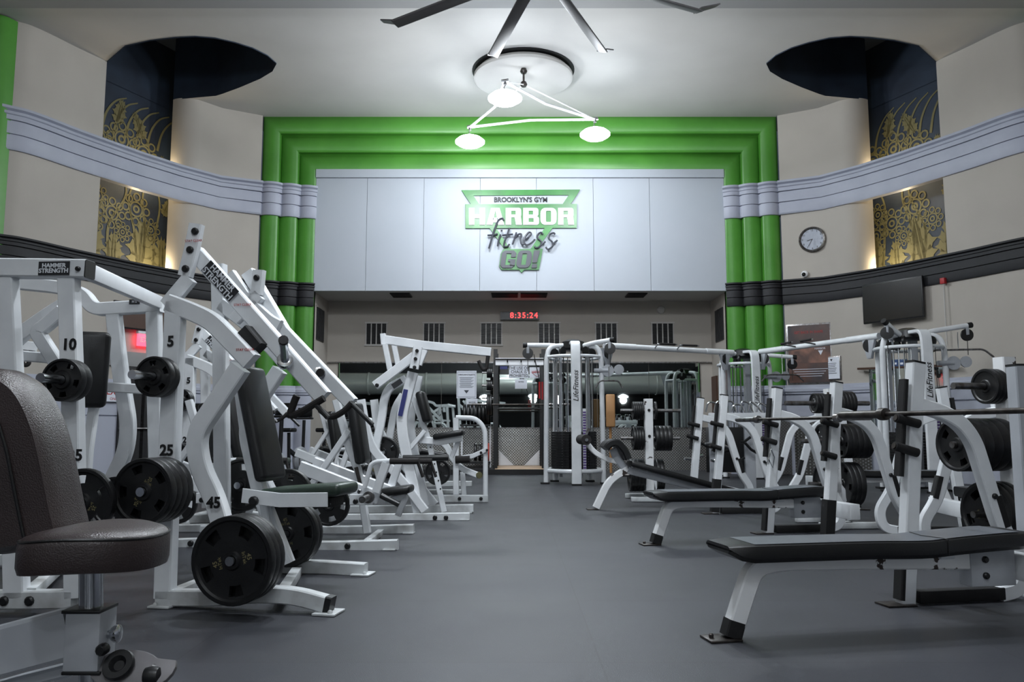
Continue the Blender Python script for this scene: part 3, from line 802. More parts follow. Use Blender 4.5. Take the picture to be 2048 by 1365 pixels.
    for (px, py, R) in ((474, 972, .19), (568, 990, .178)):
        A = g.p(px, py, FAR+.04); tube(g.part('weight_horn', 'chrome').bm, [A, A+N*.25], .025, 16)
        plate(A+N*.07, -N, R, .05, True, {474: 'dark round weight plate behind the curved leg of the front-left machine', 568: 'dark round weight plate behind the backrest of the front-left machine'}[px], 'plates stored on the front-left machine', .9)
    for s, x, y, h in (('5', 341, 684, .085), ('25', 333, 902, .085), ('45', 427, 1007, .085)):
        number(g, s, g.p(x, y, -.043), h, g.U, Z)
    for c_, (dx_, dy_) in ((g.p(485, 610, .075), (1, 0)), ((g.p(490, 700, -.042)), (1, 0)), ((g.p(387, 482, .02)), (1, 0))):
        q = g.part('warning_label', 'red_ink'); text_bm(q.bm, 'STAY CLEAR', .02, frame_M(c_, g.U, Z), .001)
    g.part('cross_tie', WP).beam(g.ps([(404, 1058), (448, 1063)], .6), .05, .05)
    return g.done()
machine_high_row()

def machine_left_edge():
    g = Rig('shoulder_press_machine', 'white plate-loaded press machine with a boxy top frame, cut by the left edge', 'exercise machine', (-2.75, 4.45), -4)
    N = g.N; FAR = 1.35
    q = g.part('top_beam', WP); q.beam(g.ps([(-60, 537), (60, 538), (179, 540)], 0), .105, .10)
    q = g.part('end_cap', 'black_metal'); q.beam(g.ps([(178, 540), (181, 540)], 0), .10, .095)
    q = g.part('front_upright', WP); q.beam(g.ps([(138, 556), (146, 800), (152, 1195)], 0), .10, .075)
    q.beam(g.ps([(12, 556), (22, 760), (34, 1195)], 0), .115, .075)
    q = g.part('base_frame', BP); q.beam(g.ps([(-60, 1200), (60, 1199), (150, 1198)], 0), .095, .075)
    for x in (8, 59): g.bolt(g.p(x, 1203, -.04), .026)
    a = g.p(60, 1180, 0); b = g.p(130, 1120, FAR)
    rbox(q.bm, (a+b)/2-Z*.02, ((b-a), g.U, Z), ((b-a).length, .07, .06), .005)
    q.beam(g.ps([(-30, 1122), (130, 1112)], FAR), .085, .07)
    q = g.part('far_top_beam', WP); q.beam(g.ps([(20, 565), (118, 575), (168, 588), (188, 620), (325, 612)], FAR), .095, .08, .1)
    q = g.part('far_upright', WP); q.beam(g.ps([(308, 620), (311, 800), (316, 1010)], FAR), .10, .07)
    q.beam(g.ps([(228, 628), (240, 740), (258, 850), (252, 905), (222, 965), (205, 1015)], FAR), .10, .07, .3)
    q = g.part('side_brace', WP)
    a = g.p(180, 545, .05); b = g.p(318, 606, FAR); q.bm and rbox(q.bm, (a+b)/2, ((b-a), (b-a).cross(Z), Z), ((b-a).length, .05, .09), .005)
    q.beam(g.ps([(142, 772), (200, 774), (322, 781)], FAR-.1), .07, .06)
    l = g.part('lever_arm', WP); l.beam(g.ps([(-20, 728), (45, 668), (100, 630), (140, 605)], .75), .10, .06)
    l.beam(g.ps([(126, 622), (92, 652), (74, 664), (142, 770)], .65), .085, .06, .06)
    l.beam(g.ps([(40, 712), (90, 716), (140, 724)], .85), .07, .06)
    decal(g, 'maker_plate', 'label_dark', g.p(108, 537, -.055), g.U, Z, .18, .078, 'HAMMER\nSTRENGTH', 'letter_white', .034, bold=.001)
    for x, y in ((156, 538),): g.bolt(g.p(x, y, -.055), .014)
    decal(g, 'small_label', 'label_dark', g.p(269, 604, FAR-.045), g.U, Z, .08, .035, 'H S', 'letter_white', .025)
    q = g.part('backrest', BV); a = g.p(186, 690, .8); b = g.p(178, 790, .8); d = b-a; rbox(q.bm, (a+b)/2, (d, g.U*.9+N*.45, d.cross(g.U*.9+N*.45)), (.5, .21, .09), .035, 3)
    g.part('backrest_post', WP).beam(g.ps([(190, 800), (176, 900), (168, 1010)], .85), .06, .05)
    for (px, py, n, R, t, ln, lab) in ((152, 763, 2, .115, .05, .30, 'upper horn of the left-edge press'), (178, 1003, 1, .178, .045, .14, 'lower horn of the left-edge press')):
        A = g.p(px, py, -.04); B = A-N*ln; tube(g.part('weight_horn', 'chrome').bm, [A, B], .025, 16)
        stack(A-N*.03, -N, n, R, t, lab, 'plates stored on the left-edge machine', True, ('25', 'InTek') if R > .15 else None, .9, 'medium black' if R > .15 else 'small black')
    A = g.p(232, 1005, FAR-.1); tube(g.part('weight_horn', 'chrome').bm, [A+N*.1, A-N*.15], .025)
    plate(A, -N, .178, .045, True, 'medium black weight plate hanging low behind the brown seat', 'plates stored on the left-edge machine', .2)
    for s, x, y in (('10', 138, 690), ('25', 150, 912)): number(g, s, g.p(x, y, -.043), .085, g.U, Z)
    return g.done()
machine_left_edge()

def seat_machine():
    g = Rig('seated_curl_machine', 'dark brown padded seat and backrest on a grey frame, nearest at the lower left', 'exercise machine', (-.98, 2.0), 0)
    N = g.N
    q = g.part('seat', 'brown_vinyl', label='dark brown vinyl seat pad')
    out = g.ps([(90, 1094), (96, 1086), (160, 1066), (240, 1060), (306, 1068), (326, 1086)], -.0)
    # rounded triangular saddle seen from the side: lofted plan
    c = g.p(205, 1094, 0); w = (g.p(326, 1090)-g.p(86, 1090)).length/2
    ring = []
    n = 36; lay = [(-.045, .90), (-.042, .97), (-.025, 1.0), (.018, 1.0), (.032, .98), (.040, .93), (.046, .80), (.050, .45)]
    rows_ = []
    for h, k in lay:
        r_ = []
        for j in range(n):
            a = 2*PI*j/n; ca, sa = math.cos(a), math.sin(a)
            x = w*k*(abs(ca)**.75)*(1 if ca > 0 else -1); y = .17*k*(abs(sa)**.7)*(1 if sa > 0 else -1)*(1-.28*ca)
            zz = h+.006*math.cos(x/w*2.2)
            r_.append(q.bm.verts.new(c+g.U*x+N*y+Z*zz))
        rows_.append(r_)
    for A, B in zip(rows_, rows_[1:]):
        for j in range(n): q.bm.faces.new((A[j], A[(j+1) % n], B[(j+1) % n], B[j]))
    q.bm.faces.new(rows_[0][::-1]); q.bm.faces.new(rows_[-1])
    p = g.part('seam_piping', 'black_vinyl', q); tube(p.bm, [v.co.copy() for v in rows_[4]]+[rows_[4][0].co.copy()], .0035, 6)
    # backrest: tall rounded pad leaning back
    q = g.part('backrest', 'brown_vinyl', label='dark brown vinyl backrest with a side seam')
    sil = [(-130, 760), (-60, 740), (0, 738), (30, 745), (62, 768), (88, 810), (110, 870), (128, 950), (142, 1020), (152, 1062), (148, 1076), (110, 1090), (50, 1102), (10, 1106), (-60, 1106), (-130, 1090)]
    P = smooth_path(g.ps(sil, .06), 3)[:-1]
    t = bmesh.new(); 
    cc = sum(P, Vector())/len(P); L_ = []
    for off, k in ((-.02, .90), (.0, .965), (.03, 1), (.10, 1), (.13, .965), (.145, .9)):
        L_.append([q.bm.verts.new(cc+(v-cc)*k+N*(off-.06)) for v in P])
    for A, B in zip(L_, L_[1:]):
        for j in range(len(P)): q.bm.faces.new((A[j], A[(j+1) % len(P)], B[(j+1) % len(P)], B[j]))
    q.bm.faces.new(L_[0][::-1]); q.bm.faces.new(L_[-1]); t.free()
    p = g.part('side_seam', 'black_vinyl', q); tube(p.bm, smooth_path(g.ps([(-4, 846), (12, 900), (28, 980), (44, 1060), (52, 1092)], -.025), 4), .004, 6)
    # post
    q = g.part('seat_post', 'chrome', label='chrome height post'); tube(q.bm, [g.p(182, 1130), g.p(182, 1400)], .027, 20)
    q = g.part('post_sleeve', 'grey_paint'); rbox(q.bm, (g.p(181, 1218)+g.p(181, 1336))/2, (g.U, N, Z), (.085, .085, (g.p(181, 1218)-g.p(181, 1336)).length), .006)
    p = g.part('sleeve_rim', 'black_metal', q)
    for y in (1217, 1337): rbox(p.bm, g.p(181, y), (g.U, N, Z), (.092, .092, .008), .002)
    q = g.part('adjust_knob', 'chrome'); a = g.p(208, 1270); b = g.p(232, 1268); lathe(q.bm, [(.010, 0), (.010, .016), (.016, .02), (.021, .028), (.021, .036), (.012, .04)], a, b-a, 20)
    g.bolt(g.p(205, 1300, -.045), .014)
    q = g.part('lower_beam', 'grey_paint'); q.beam(g.ps([(-160, 1347), (0, 1302), (150, 1262)], .0), .115, .07)
    q.beam(g.ps([(-120, 1410), (40, 1364), (150, 1336)], .03), .03, .05)
    # floor frame (out of frame below) so that the machine stands
    q = g.part('base_frame', 'grey_paint'); rbox(q.bm, (g.root.location.x-.35, 2.0, .03), (g.U, N, Z), (1.5, .07, .06), .005); rbox(q.bm, (-1.47, 2.0, .03), (N, g.U, Z), (.7, .07, .06), .005)
    zt = g.p(-160, 1347).z
    rbox(q.bm, (g.p(-140, 1347).x, 2.0, zt/2), (g.U, N, Z), (.08, .07, zt), .005)
    tube(q.bm, [g.p(182, 1398), Vector((g.p(182, 1398).x, 2.0, .05))], .034, 14)
    rbox(q.bm, Vector((-1.47, 2.13, .5)), (g.U, N, Z), (.07, .07, 1.0), .005)
    # range adjuster: cam plate with a wheel
    q = g.part('cam_plate', 'fan_grey'); C = g.p(240, 1334, -.03)
    pr = []
    for j in range(28):
        a = 2*PI*j/28; rr = .075+(.045 if math.cos(a+.5) > .6 else .012*math.cos(a+.5)); pr.append(C+g.U*rr*math.cos(a)*1.1+(Z*.75+N*.6)*rr*math.sin(a)*.62)
    prism(q.bm, pr, (Z*-.6+N*.8)*.014, .003)
    w_ = g.part('cam_wheel', 'black_metal', q); lathe(w_.bm, [(.012, -.004), (.02, .008), (.034, .008), (.037, 0), (.034, -.01), (.02, -.01)], C-(Z*-.6+N*.8)*.01, -(Z*-.6+N*.8), 24)
    h = g.part('cam_knob', 'black_metal', q); tube(h.bm, [g.p(300, 1345, -.03), g.p(316, 1352, -.03)], .02, 12); lathe(h.bm, [(.004, -.022), (.018, -.016), (.022, 0), (.018, .016), (.004, .022)], g.p(304, 1352, -.04), (1, 0, 0), 14)
    return g.done()
seat_machine()

def machine_row():
    g = Rig('seated_row_machine', 'white plate-loaded row machine with a tall black pad, second along the left aisle', 'exercise machine', (-1.0, 6.72), -3, 'white row machines on the left')
    N = g.N; FAR = 1.02
    q = g.part('base_frame', BP); q.beam(g.ps([(560, 1094), (680, 1093), (796, 1090)], 0), .085, .07); q.beam(g.ps([(640, 1062), (720, 1061), (828, 1058)], FAR), .085, .07)
    a = g.p(735, 1078, .0); b = g.p(762, 1058, FAR); rbox(q.bm, (a+b)/2-Z*.03, ((b-a), g.U, Z), ((b-a).length, .06, .05), .004)
    for px, py, off in ((780, 1104, 0), (818, 1069, FAR)):
        c = g.p(px, py, off); c.z = .006; f = g.part('foot', BP); rbox(f.bm, c, (g.U, N, Z), (.1, .12, .01), .002)
    g.bolt(g.p(695, 1093, -.04), .025)
    M = .5
    q = g.part('upright', WP); q.beam(g.ps([(672, 800), (700, 900), (716, 940), (735, 1066)], M), .065, .06)
    q.beam(g.ps([(668, 985), (670, 1050)], M-.1), .065, .06)
    q = g.part('seat_upright', 'dark_steel'); q.beam(g.ps([(712, 935), (726, 990)], M-.05), .03, .03)
    q = g.part('brace', WP); q.beam(g.ps([(698, 862), (640, 948), (600, 1000)], M-.05), .055, .05)
    q = g.part('main_beam', WP); q.beam(g.ps([(600, 935), (640, 950), (757, 996)], .2), .11, .06); q.beam(g.ps([(628, 925), (700, 952), (800, 990)], .8), .10, .06)
    q = g.part('backrest', BV); a = g.p(709, 806, M-.02); b = g.p(727, 928, M-.02); d = b-a; rbox(q.bm, (a+b)/2, (d, N, d.cross(N)), (d.length, .27, .10), .035, 3)
    q = g.part('seat', BV); a = g.p(766, 985, M); b = g.p(816, 979, M); d = b-a; rbox(q.bm, (a+b)/2, (d, N, Z), (.30, .28, .07), .028, 3)
    q = g.part('seat_bracket', WP); q.beam(g.ps([(770, 1002), (812, 992), (796, 1032)], M), .05, .06, .03)
    for off, dx in ((.12, 0), (.84, 26)):
        q = g.part('handle_arm', WP); tube(q.bm, g.ps([(729+dx, 976), (742+dx, 930), (752+dx, 924), (780+dx, 922)], off), .02, 10, .08)
        q.beam(g.ps([(773+dx, 926), (752+dx, 985)], off), .07, .05)
        h = g.part('grip', FO, q); h.tube(g.ps([(780+dx, 923), (838+dx, 923)], off), .026); h.tube(g.ps([(836+dx, 926), (846+dx, 955)], off), .014)
    q = g.part('foot_bar', 'black_metal'); q.tube(g.ps([(762, 992), (798, 1010)], M-.2), .024)
    A = g.p(738, 995, .15); q = g.part('weight_horn', 'steel'); tube(q.bm, [A, A-N*.25], .028, 16); lathe(q.bm, [(.05, 0), (.05, .03)], A, -N, 16)
    q = g.part('pivot_bracket', WP); q.beam(g.ps([(700, 1000), (745, 1000)], .14), .09, .02)
    g.bolt(g.p(711, 1004, .12), .022); g.bolt(g.p(719, 984, .1), .02, m='chrome')
    stack(g.p(660, 1010, .25), -N, 1, .178, .045, 'low horn of the row machine', 'plates on the row machines', True, None, .6, 'medium black')
    return g.done()
row = machine_row()

def machine_pulldown():
    g = Rig('lat_pulldown_machine', 'tall white lat pulldown machine whose long top lever ends in a black handle', 'exercise machine', (-.46, 8.85), -2)
    N = g.N; FAR = .72
    q = g.part('base_frame', BP); q.beam(g.ps([(682, 1037), (800, 1036), (940, 1034)], 0), .09, .07); q.beam(g.ps([(690, 1020), (800, 1019), (947, 1017)], FAR), .09, .07)
    for px, py, off in ((930, 1045, 0), (936, 1027, FAR)):
        c = g.p(px, py, off); c.z = .006; f = g.part('foot', BP); rbox(f.bm, c, (g.U, N, Z), (.1, .12, .01), .002)
    for x in (870, 892): g.bolt(g.p(x, 1036, -.04), .025)
    q = g.part('main_upright', WP); q.beam(g.ps([(826, 745), (803, 835), (806, 875), (822, 950), (838, 1030)], 0.05), .115, .07, .3)
    q.beam(g.ps([(838, 752), (820, 835), (822, 870), (836, 940), (852, 1012)], FAR), .10, .07, .3)
    q = g.part('rear_leg', WP); q.beam(g.ps([(812, 758), (778, 776), (768, 800), (762, 850), (748, 905), (762, 960)], .1), .09, .06, .2)
    q.beam(g.ps([(806, 790), (790, 815), (780, 870), (770, 930)], FAR), .08, .06, .2)
    q.beam(g.ps([(722, 800), (730, 850), (745, 900), (800, 955), (850, 1022)], 0), .09, .06, .3); q.beam(g.ps([(748, 800), (755, 860), (790, 910), (870, 1010)], FAR), .09, .06, .3)
    q = g.part('rear_strut', WP); q.beam(g.ps([(770, 690), (780, 740)], .2), .06, .06); q.beam(g.ps([(788, 690), (797, 735)], .6), .06, .06)
    l = g.part('top_lever', WP); l.beam(g.ps([(764, 679), (845, 691), (982, 705)], .25), .10, .07)
    l.beam(g.ps([(850, 700), (838, 730)], .25), .07, .06)
    b = g.part('end_stop', WP, l); b.beam(g.ps([(766, 668), (768, 690)], .25), .06, .075)
    h = g.part('handle', FO, l); h.tube(g.ps([(976, 712), (973, 738), (966, 740), (957, 722)], .15), .022, .05)
    l2 = g.part('lower_lever', WP); l2.beam(g.ps([(829, 712), (790, 742), (750, 772)], -.02), .10, .05)
    k = g.part('pivot_bracket', WP); k.beam(g.ps([(836, 694), (828, 738)], -.06), .10, .04)
    for x, y in ((834, 702), (831, 718), (829, 735)): g.bolt(g.p(x, y, -.09), .02)
    g.bolt(g.p(754, 771, -.05), .022)
    decal(g, 'maker_strip', 'label_blue', g.p(806, 806, -.01), g.p(812, 780)-g.p(800, 835), -(g.p(812, 780)-g.p(800, 835)).cross(N), .30, .05, 'HAMMER STRENGTH', 'letter_white', .032)
    decal(g, 'maker_plate', 'label_dark', g.p(794, 768, -.01), g.p(804, 762)-g.p(786, 774), -(g.p(804, 762)-g.p(786, 774)).cross(N)*1, .12, .06, 'HAMMER', 'letter_white', .028)
    M = .36
    q = g.part('seat_post', WP); q.beam(g.ps([(824, 792), (842, 838), (857, 880), (888, 1024)], M), .06, .06)
    s = g.part('post_holes', 'black_ink', q)
    for k in range(6):
        t = k/6; A = g.p(861+24*t, 895+100*t, M-.032); lathe(s.bm, [(.009, 0), (.009, .003)], A, -N, 8)
    q = g.part('backrest', BV); a = g.p(840, 784, M-.02); b = g.p(857, 846, M-.02); d = b-a; rbox(q.bm, (a+b)/2, (d, N, d.cross(N)), (d.length, .26, .10), .04, 3)
    q = g.part('seat', BV); a = g.p(868, 875, M); b = g.p(928, 865, M); d = b-a; rbox(q.bm, (a+b)/2, (d, N, d.cross(N)), (d.length, .28, .07), .03, 3)
    q = g.part('seat_bracket', WP); q.beam(g.ps([(840, 880), (880, 884), (925, 876)], M-.05), .08, .05); q.beam(g.ps([(918, 880), (903, 915)], M), .05, .05)
    q = g.part('brace', WP); q.beam(g.ps([(850, 862), (803, 918), (790, 945)], M-.1), .05, .05)
    q = g.part('thigh_pad', BV); q.tube(g.ps([(806, 917), (897, 916)], .0), .035, seg=12)
    stack(g.p(768, 905, .3), -N, 2, .178, .045, 'rear horn of the lat pulldown machine', 'plates on the lat pulldown machine', True, None, .2, 'medium black')
    return g.done()
machine_pulldown()

def machine_leg():
    g = Rig('leg_curl_machine', 'white leg curl machine with an arched tube frame, farthest along the left aisle', 'exercise machine', (-.3, 10.95), -2)
    N = g.N
    q = g.part('base_frame', BP); q.beam(g.ps([(838, 999), (900, 998), (976, 998)], 0), .095, .07); q.beam(g.ps([(838, 970), (900, 968), (944, 968)], 1.6), .08, .07); q.beam(g.ps([(838, 984), (925, 984)], 1.0), .06, .07)
    for x in (919, 962): g.bolt(g.p(x, 998, -.04), .024)
    q = g.part('arched_frame', WP); q.tube(g.ps([(971, 992), (971, 900), (970, 858), (952, 837), (912, 836)], 0), .034, .25, 12)
    q = g.part('upright', WP); q.beam(g.ps([(912, 836), (912, 900), (912, 990)], 0), .075, .06); q.beam(g.ps([(925, 945), (928, 990)], .7), .07, .06)
    q = g.part('linkage', WP); q.beam(g.ps([(914, 918), (945, 913), (975, 899)], -.05), .06, .03)
    for x, y in ((962, 906), (974, 901)): g.bolt(g.p(x, y, -.08), .018)
    q = g.part('curved_lever', WP); q.beam(g.ps([(870, 878), (893, 890), (903, 915), (922, 938), (956, 951)], .1), .08, .06, .3)
    e = g.part('yellow_end_cap', 'gold_paint', q, 'round yellow end cap'); lathe(e.bm, [(.03, 0), (.045, .01), (.045, .03), (.02, .035)], g.p(957, 951, .05), -N+g.U*.6, 14)
    q = g.part('roller_pad', FO); q.tube(g.ps([(911, 920), (940, 919)], -.05), .052, seg=14)
    q = g.part('seat', BV); a = g.p(826, 902, .4); b = g.p(897, 914, .4); rbox(q.bm, (a+b)/2, ((b-a), N, Z), (.5, .3, .07), .03, 3)
    q = g.part('backrest', BV); q.tube(g.ps([(843, 903), (895, 913)], .1), .045, seg=12)
    stack(g.p(876, 945, .2), -N, 1, .178, .045, 'horn of the leg curl machine', 'plates on the leg curl machine', True, None, .2, 'medium black')
    return g.done()
machine_leg()
# ================================================================== right side: benches, plate trees, cable towers
UP = [(1.31, 0), (1.46, 1.38)]
ARCH = [(1.45, 1.13), (1.60, 1.095), (1.73, 1.03), (1.815, .92), (1.87, .73), (1.96, .42), (2.09, .22), (2.06, .06), (1.92, .035)]
def bench(name, label, o, ang, kind='flat', W=.5, Wn=None, group=None):
    g = Rig(name, label, 'weight bench', o, ang, group); L = g.L; N = g.N; U = g.U
    Wn = Wn or W
    if kind == 'flat':
        q = g.part('front_leg', 'chipped_paint', label='white front leg with chipped paint'); q.beam([L(.0, 0, .015), L(.075, 0, .21), L(.125, 0, .33), L(.26, 0, .352), L(.7, 0, .345), L(1.33, 0, .325)], .082, .075, .12)
        f = g.part('foot', 'dark_steel'); rbox(f.bm, L(-.05, 0, .006), (U, N, Z), (.16, .13, .012), .003); lathe(f.bm, [(.012, 0), (.012, .014), (.006, .02)], L(-.1, 0, .012), Z, 8)
        s = g.part('leg_wrap', 'rubber'); s.beam([L(-.002, 0, .012), L(.022, 0, .085)], .086, .079)
        # pad: thick, bevelled nose, slight dip and rise
        q = g.part('bench_pad', 'black_vinyl'); t = bmesh.new()
        prof = [(.02, .385), (-.015, .46)]; bot = [(.02, .365), (-.04, .43)]
        us = [-.055+1.62*k/26 for k in range(27)]
        def zt(u): return .455+(.0 if u < .55 else .0)+.022*max(0, min(1, (u-1.0)/.45))-.006*math.exp(-((u-.95)/.18)**2)
        rows_ = []
        for u in us:
            e = max(0, min(1, (u+.055)/.09)); e2 = max(0, min(1, (1.565-u)/.05)); w2 = .15*(.86+.14*min(e, e2)**.5)
            zb = zt(u)-.085+.045*(1-e)**1.2; z1 = zt(u)-.006*(1-e)
            sec = [(-w2+.022, zb), (-w2, zb+.02), (-w2, z1-.022), (-w2+.007, z1-.007), (-w2+.024, z1), (w2-.024, z1), (w2-.007, z1-.007), (w2, z1-.022), (w2, zb+.02), (w2-.022, zb)]
            rows_.append([q.bm.verts.new(L(u, v, z)) for v, z in sec])
        for A, B in zip(rows_, rows_[1:]):
            for j in range(10): q.bm.faces.new((A[j], A[(j+1) % 10], B[(j+1) % 10], B[j]))
        q.bm.faces.new(rows_[0]); q.bm.faces.new(rows_[-1][::-1]); t.free()
        s = g.part('pad_top', 'grey_vinyl', q)
        for i in range(1, 26):
            a0, a1 = us[i]+.0, us[i+1]
        R_ = [[s.bm.verts.new(L(u, v, zt(u)+.0015)) for v in (-.13, 0, .13)] for u in us[2:-1]]
        for A, B in zip(R_, R_[1:]):
            for j in range(2): s.bm.faces.new((A[j], A[j+1], B[j+1], B[j]))
        s2 = g.part('seam', 'rubber', q); tube(s2.bm, [L(1.08, -.152, .38), L(1.08, -.152, .455), L(1.075, -.12, zt(1.08)+.002), L(1.05, 0, zt(1.05)+.003), L(1.075, .12, zt(1.08)+.002)], .0028, 6)
        q = g.part('pad_bracket', WP); rbox(q.bm, L(.16, 0, .378), (U, N, Z), (.05, .1, .03), .004); rbox(q.bm, L(1.15, 0, .36), (U, N, Z), (.08, .12, .03), .004)
        q = g.part('rear_bracket', 'grey_paint'); rbox(q.bm, L(1.42, 0, .29), (U, N, Z), (.26, .09, .18), .006)
        for z in (.335, .255): g.bolt(L(1.37, -.048, z), .017)
        q = g.part('cross_member', WP); rbox(q.bm, L(1.60, (W-Wn)/2, .29), (U, N, Z), (.09, W+Wn-.05, .13), .006)
    else:
        q = g.part('front_leg', 'chipped_paint', label='white bent front leg with chipped paint')
        q.beam(g.ps([(1192, 1016), (1218, 961), (1255, 938)], 0), .085, .075, .2)
        q = g.part('foot', 'dark_steel'); rbox(q.bm, L(-.03, 0, .006), (U, N, Z), (.14, .12, .012), .003)
        q = g.part('main_beam', 'grey_paint'); q.beam(g.ps([(1255, 941), (1432, 984), (1500, 1000)], 0), .09, .075)
        q = g.part('bench_pad', 'black_vinyl'); a = g.p(1257, 926, 0); b = g.p(1470, 984, 0); d = b-a; rbox(q.bm, (a+b)/2, (d, N, d.cross(N)), (d.length, .30, .075), .028, 3)
        q = g.part('knee_roll', 'black_vinyl')
        path = g.ps([(1208, 897), (1216, 888), (1230, 886), (1244, 900), (1252, 918)], 0); sweep(q.bm, smooth_path(path, 4), rect(.085, .34, .02), N)
        q = g.part('roll_bracket', 'grey_paint'); q.beam(g.ps([(1226, 898), (1232, 915), (1250, 938)], 0), .09, .07, .1)
        q = g.part('ankle_bar', 'chipped_paint'); q.beam(g.ps([(1172, 884), (1188, 905), (1215, 920), (1240, 925)], 0), .06, .05, .15)
        q = g.part('ankle_roller', FO); tube(q.bm, [L(g_u(g, 1167, 880)[0], -.22, g_u(g, 1167, 880)[1]), L(g_u(g, 1167, 880)[0], .22, g_u(g, 1167, 880)[1])], .062, 16)
        q = g.part('roller_axle', 'chrome'); tube(q.bm, [L(g_u(g, 1167, 880)[0], -.235, g_u(g, 1167, 880)[1]), L(g_u(g, 1167, 880)[0], .235, g_u(g, 1167, 880)[1])], .02, 12)
        q = g.part('height_lever', 'steel'); q.beam(g.ps([(1168, 880), (1178, 857)], -.05), .03, .01)
        q = g.part('cross_member', WP); rbox(q.bm, L(1.72, (W-Wn)/2, .2), (U, N, Z), (.09, W+Wn-.05, .11), .006)
    # two side frames
    for v in (W, -Wn):
        q = g.part('upright', WP); q.beam([L(u, v, z) for u, z in UP], .085, .075)
        rr = g.part('rear_leg', WP); rr.beam([L(u, v, z) for u, z in ARCH], .085, .07, .10)
        s = g.part('bumper_strip', 'rubber', q); s.beam([L(1.375, v, 1.28), L(1.31, v, .72)], .03, .062)
        s = g.part('post_wrap', 'rubber', q); s.beam([L(1.305, v, .02), L(1.345, v, .40)], .094, .082) if v < 0 else s.beam([L(1.272, v, .03), L(1.305, v, .35)], .03, .078)
        s = g.part('leg_pad', 'rubber', rr); s.beam([L(1.935, v, .60), L(1.985, v, .42)] if True else [], .05, .075)
        s = g.part('floor_rail', 'rubber'); rbox(s.bm, L(1.66, v, .042), (U, N, Z), (.56, .075, .07), .006)
        s = g.part('foot', 'dark_steel'); rbox(s.bm, L(1.25, v, .006), (U, N, Z), (.18, .13, .012), .003)
        for (a, b) in (((1.275, 1.055), (1.42, 1.02)), ((1.255, .895), (1.40, .855)) if v > 0 else ((1.265, .79), (1.39, .755))):
            h = g.part('bar_hook', 'rubber', q); tube(h.bm, [L(a[0], v-.05, a[1]), L(b[0], v-.05, b[1])], .026, 12)
            e = g.part('hook_tip', 'dark_steel', h); tube(e.bm, [L(a[0]-.006, v-.05, a[1]+.002), L(a[0], v-.05, a[1])], .018, 10)
        g.bolt(L(1.905, v-.038, .60), .017)
        g.part('top_cap', 'black_metal', q).beam([L(1.458, v, 1.375), L(1.46, v, 1.386)], .088, .078)
    return g
def g_u(g, px, py, off=0):
    p = g.p(px, py, off)-g.o; return p.dot(g.U), p.z
bq = bench('bench_press', 'white framed flat bench press with grey topped black pad, nearest at the lower right', (1.04, 3.93), 11, W=.5, Wn=.62); bq.done()
bp = bench('bench_press', 'flat bench press in the middle row of benches, directly behind the nearest bench', (1.23, 7.01), 11, W=.48, Wn=.5); 
q = bp.part('chain_clip', 'chrome'); tube(q.bm, [bp.L(1.33, .4, .80), bp.L(1.30, .4, .70), bp.L(1.34, .4, .62), bp.L(1.36, .4, .72), bp.L(1.33, .4, .80)], .006, 6); bp.done()
bo = bench('decline_bench', 'decline bench with a rounded knee roll and foam ankle rollers, before a plate tree', (1.015, 9.95), 4, 'decline', W=.35, Wn=.57); bo.done()
m1 = copy_tree(bp.root, (5.5, 7.0, 0), math.radians(175-11), 'flat bench press facing the other way, behind the nearest bench at the right edge')
m2 = copy_tree(bp.root, (5.55, 10.3, 0), math.radians(175-11), 'flat bench press facing the other way, beside the middle plate tree')
def barbell(c, d, label, L_=2.2, mm='steel', mid=None):
    d = Vector(d).normalized(); c = Vector(c)
    g = empty('barbell', tuple(c), label, 'barbell', 'barbells on the bench racks')
    bm = bmesh.new(); tube(bm, [c-d*.66, c+d*.66], .0145, 14); 
    link('shaft', bm, 'dark_steel', g)
    for s in (1, -1):
        bm = bmesh.new(); lathe(bm, [(.0145, .64), (.036, .645), (.038, .68), (.036, .70), (.025, .705), (.025, 1.08), (.022, 1.1), (.010, 1.1)], c, d*s, 20); link('sleeve', bm, mm, g)
    return g
def bar_on(b, W, Wn, label, mm='steel', sh=0):
    c = b.L(1.325, (W-Wn)/2+sh, 1.079); return barbell(c, b.N, label, mm=mm)
bar_on(bq, .5, .62, 'empty barbell resting on the hooks of the nearest bench press at the right', 'dark_steel', .02)
bar_on(bp, .48, .5, 'empty barbell with a shiny sleeve end resting on the middle bench press', 'steel', -.02)
# ------------------------------------------------------------------ plate trees
def plate_tree(o, ang, label, loads, where, H=1.40):
    g = Rig('plate_tree', label, 'plate rack', o, ang, 'plate trees on the right'); L = g.L; U = g.U; N = g.N
    q = g.part('column', 'chipped_paint'); q.beam([L(0, 0, .05), L(0, 0, H)], .115, .10, 0)
    q = g.part('base_frame', BP)
    for v in (-.28, .28): rbox(q.bm, L(0, v, .035), (U, N, Z), (.6, .075, .06), .006)
    q = g.part('base_spine', BP); rbox(q.bm, L(0, 0, .035), (U, N, Z), (.09, .62, .06), .006)
    q = g.part('curved_brace', WP); q.beam([L(.0, -.02, .42), L(.09, -.02, .30), L(.14, -.02, .06)], .09, .06, .1)
    for z in (.88, 1.24): g.bolt(L(0, -.055, z), .02)
    out = []
    for z, s, n, R, t, hl, w in loads:
        h = g.part('weight_horn', 'steel'); A = L(.05*s, 0, z); tube(h.bm, [A, A+U*s*hl], .024, 14); lathe(h.bm, [(.04, 0), (.04, .018)], A, U*s, 14)
        if n: stack(A+U*s*.03, U*s, n, R, t, w+' of the '+where, 'plates on the '+where, R > .15, ('45', 'InTek') if R > .2 else None, .3*z, 'large black' if R > .2 else 'medium black' if R > .15 else 'small black')
    return g.done()
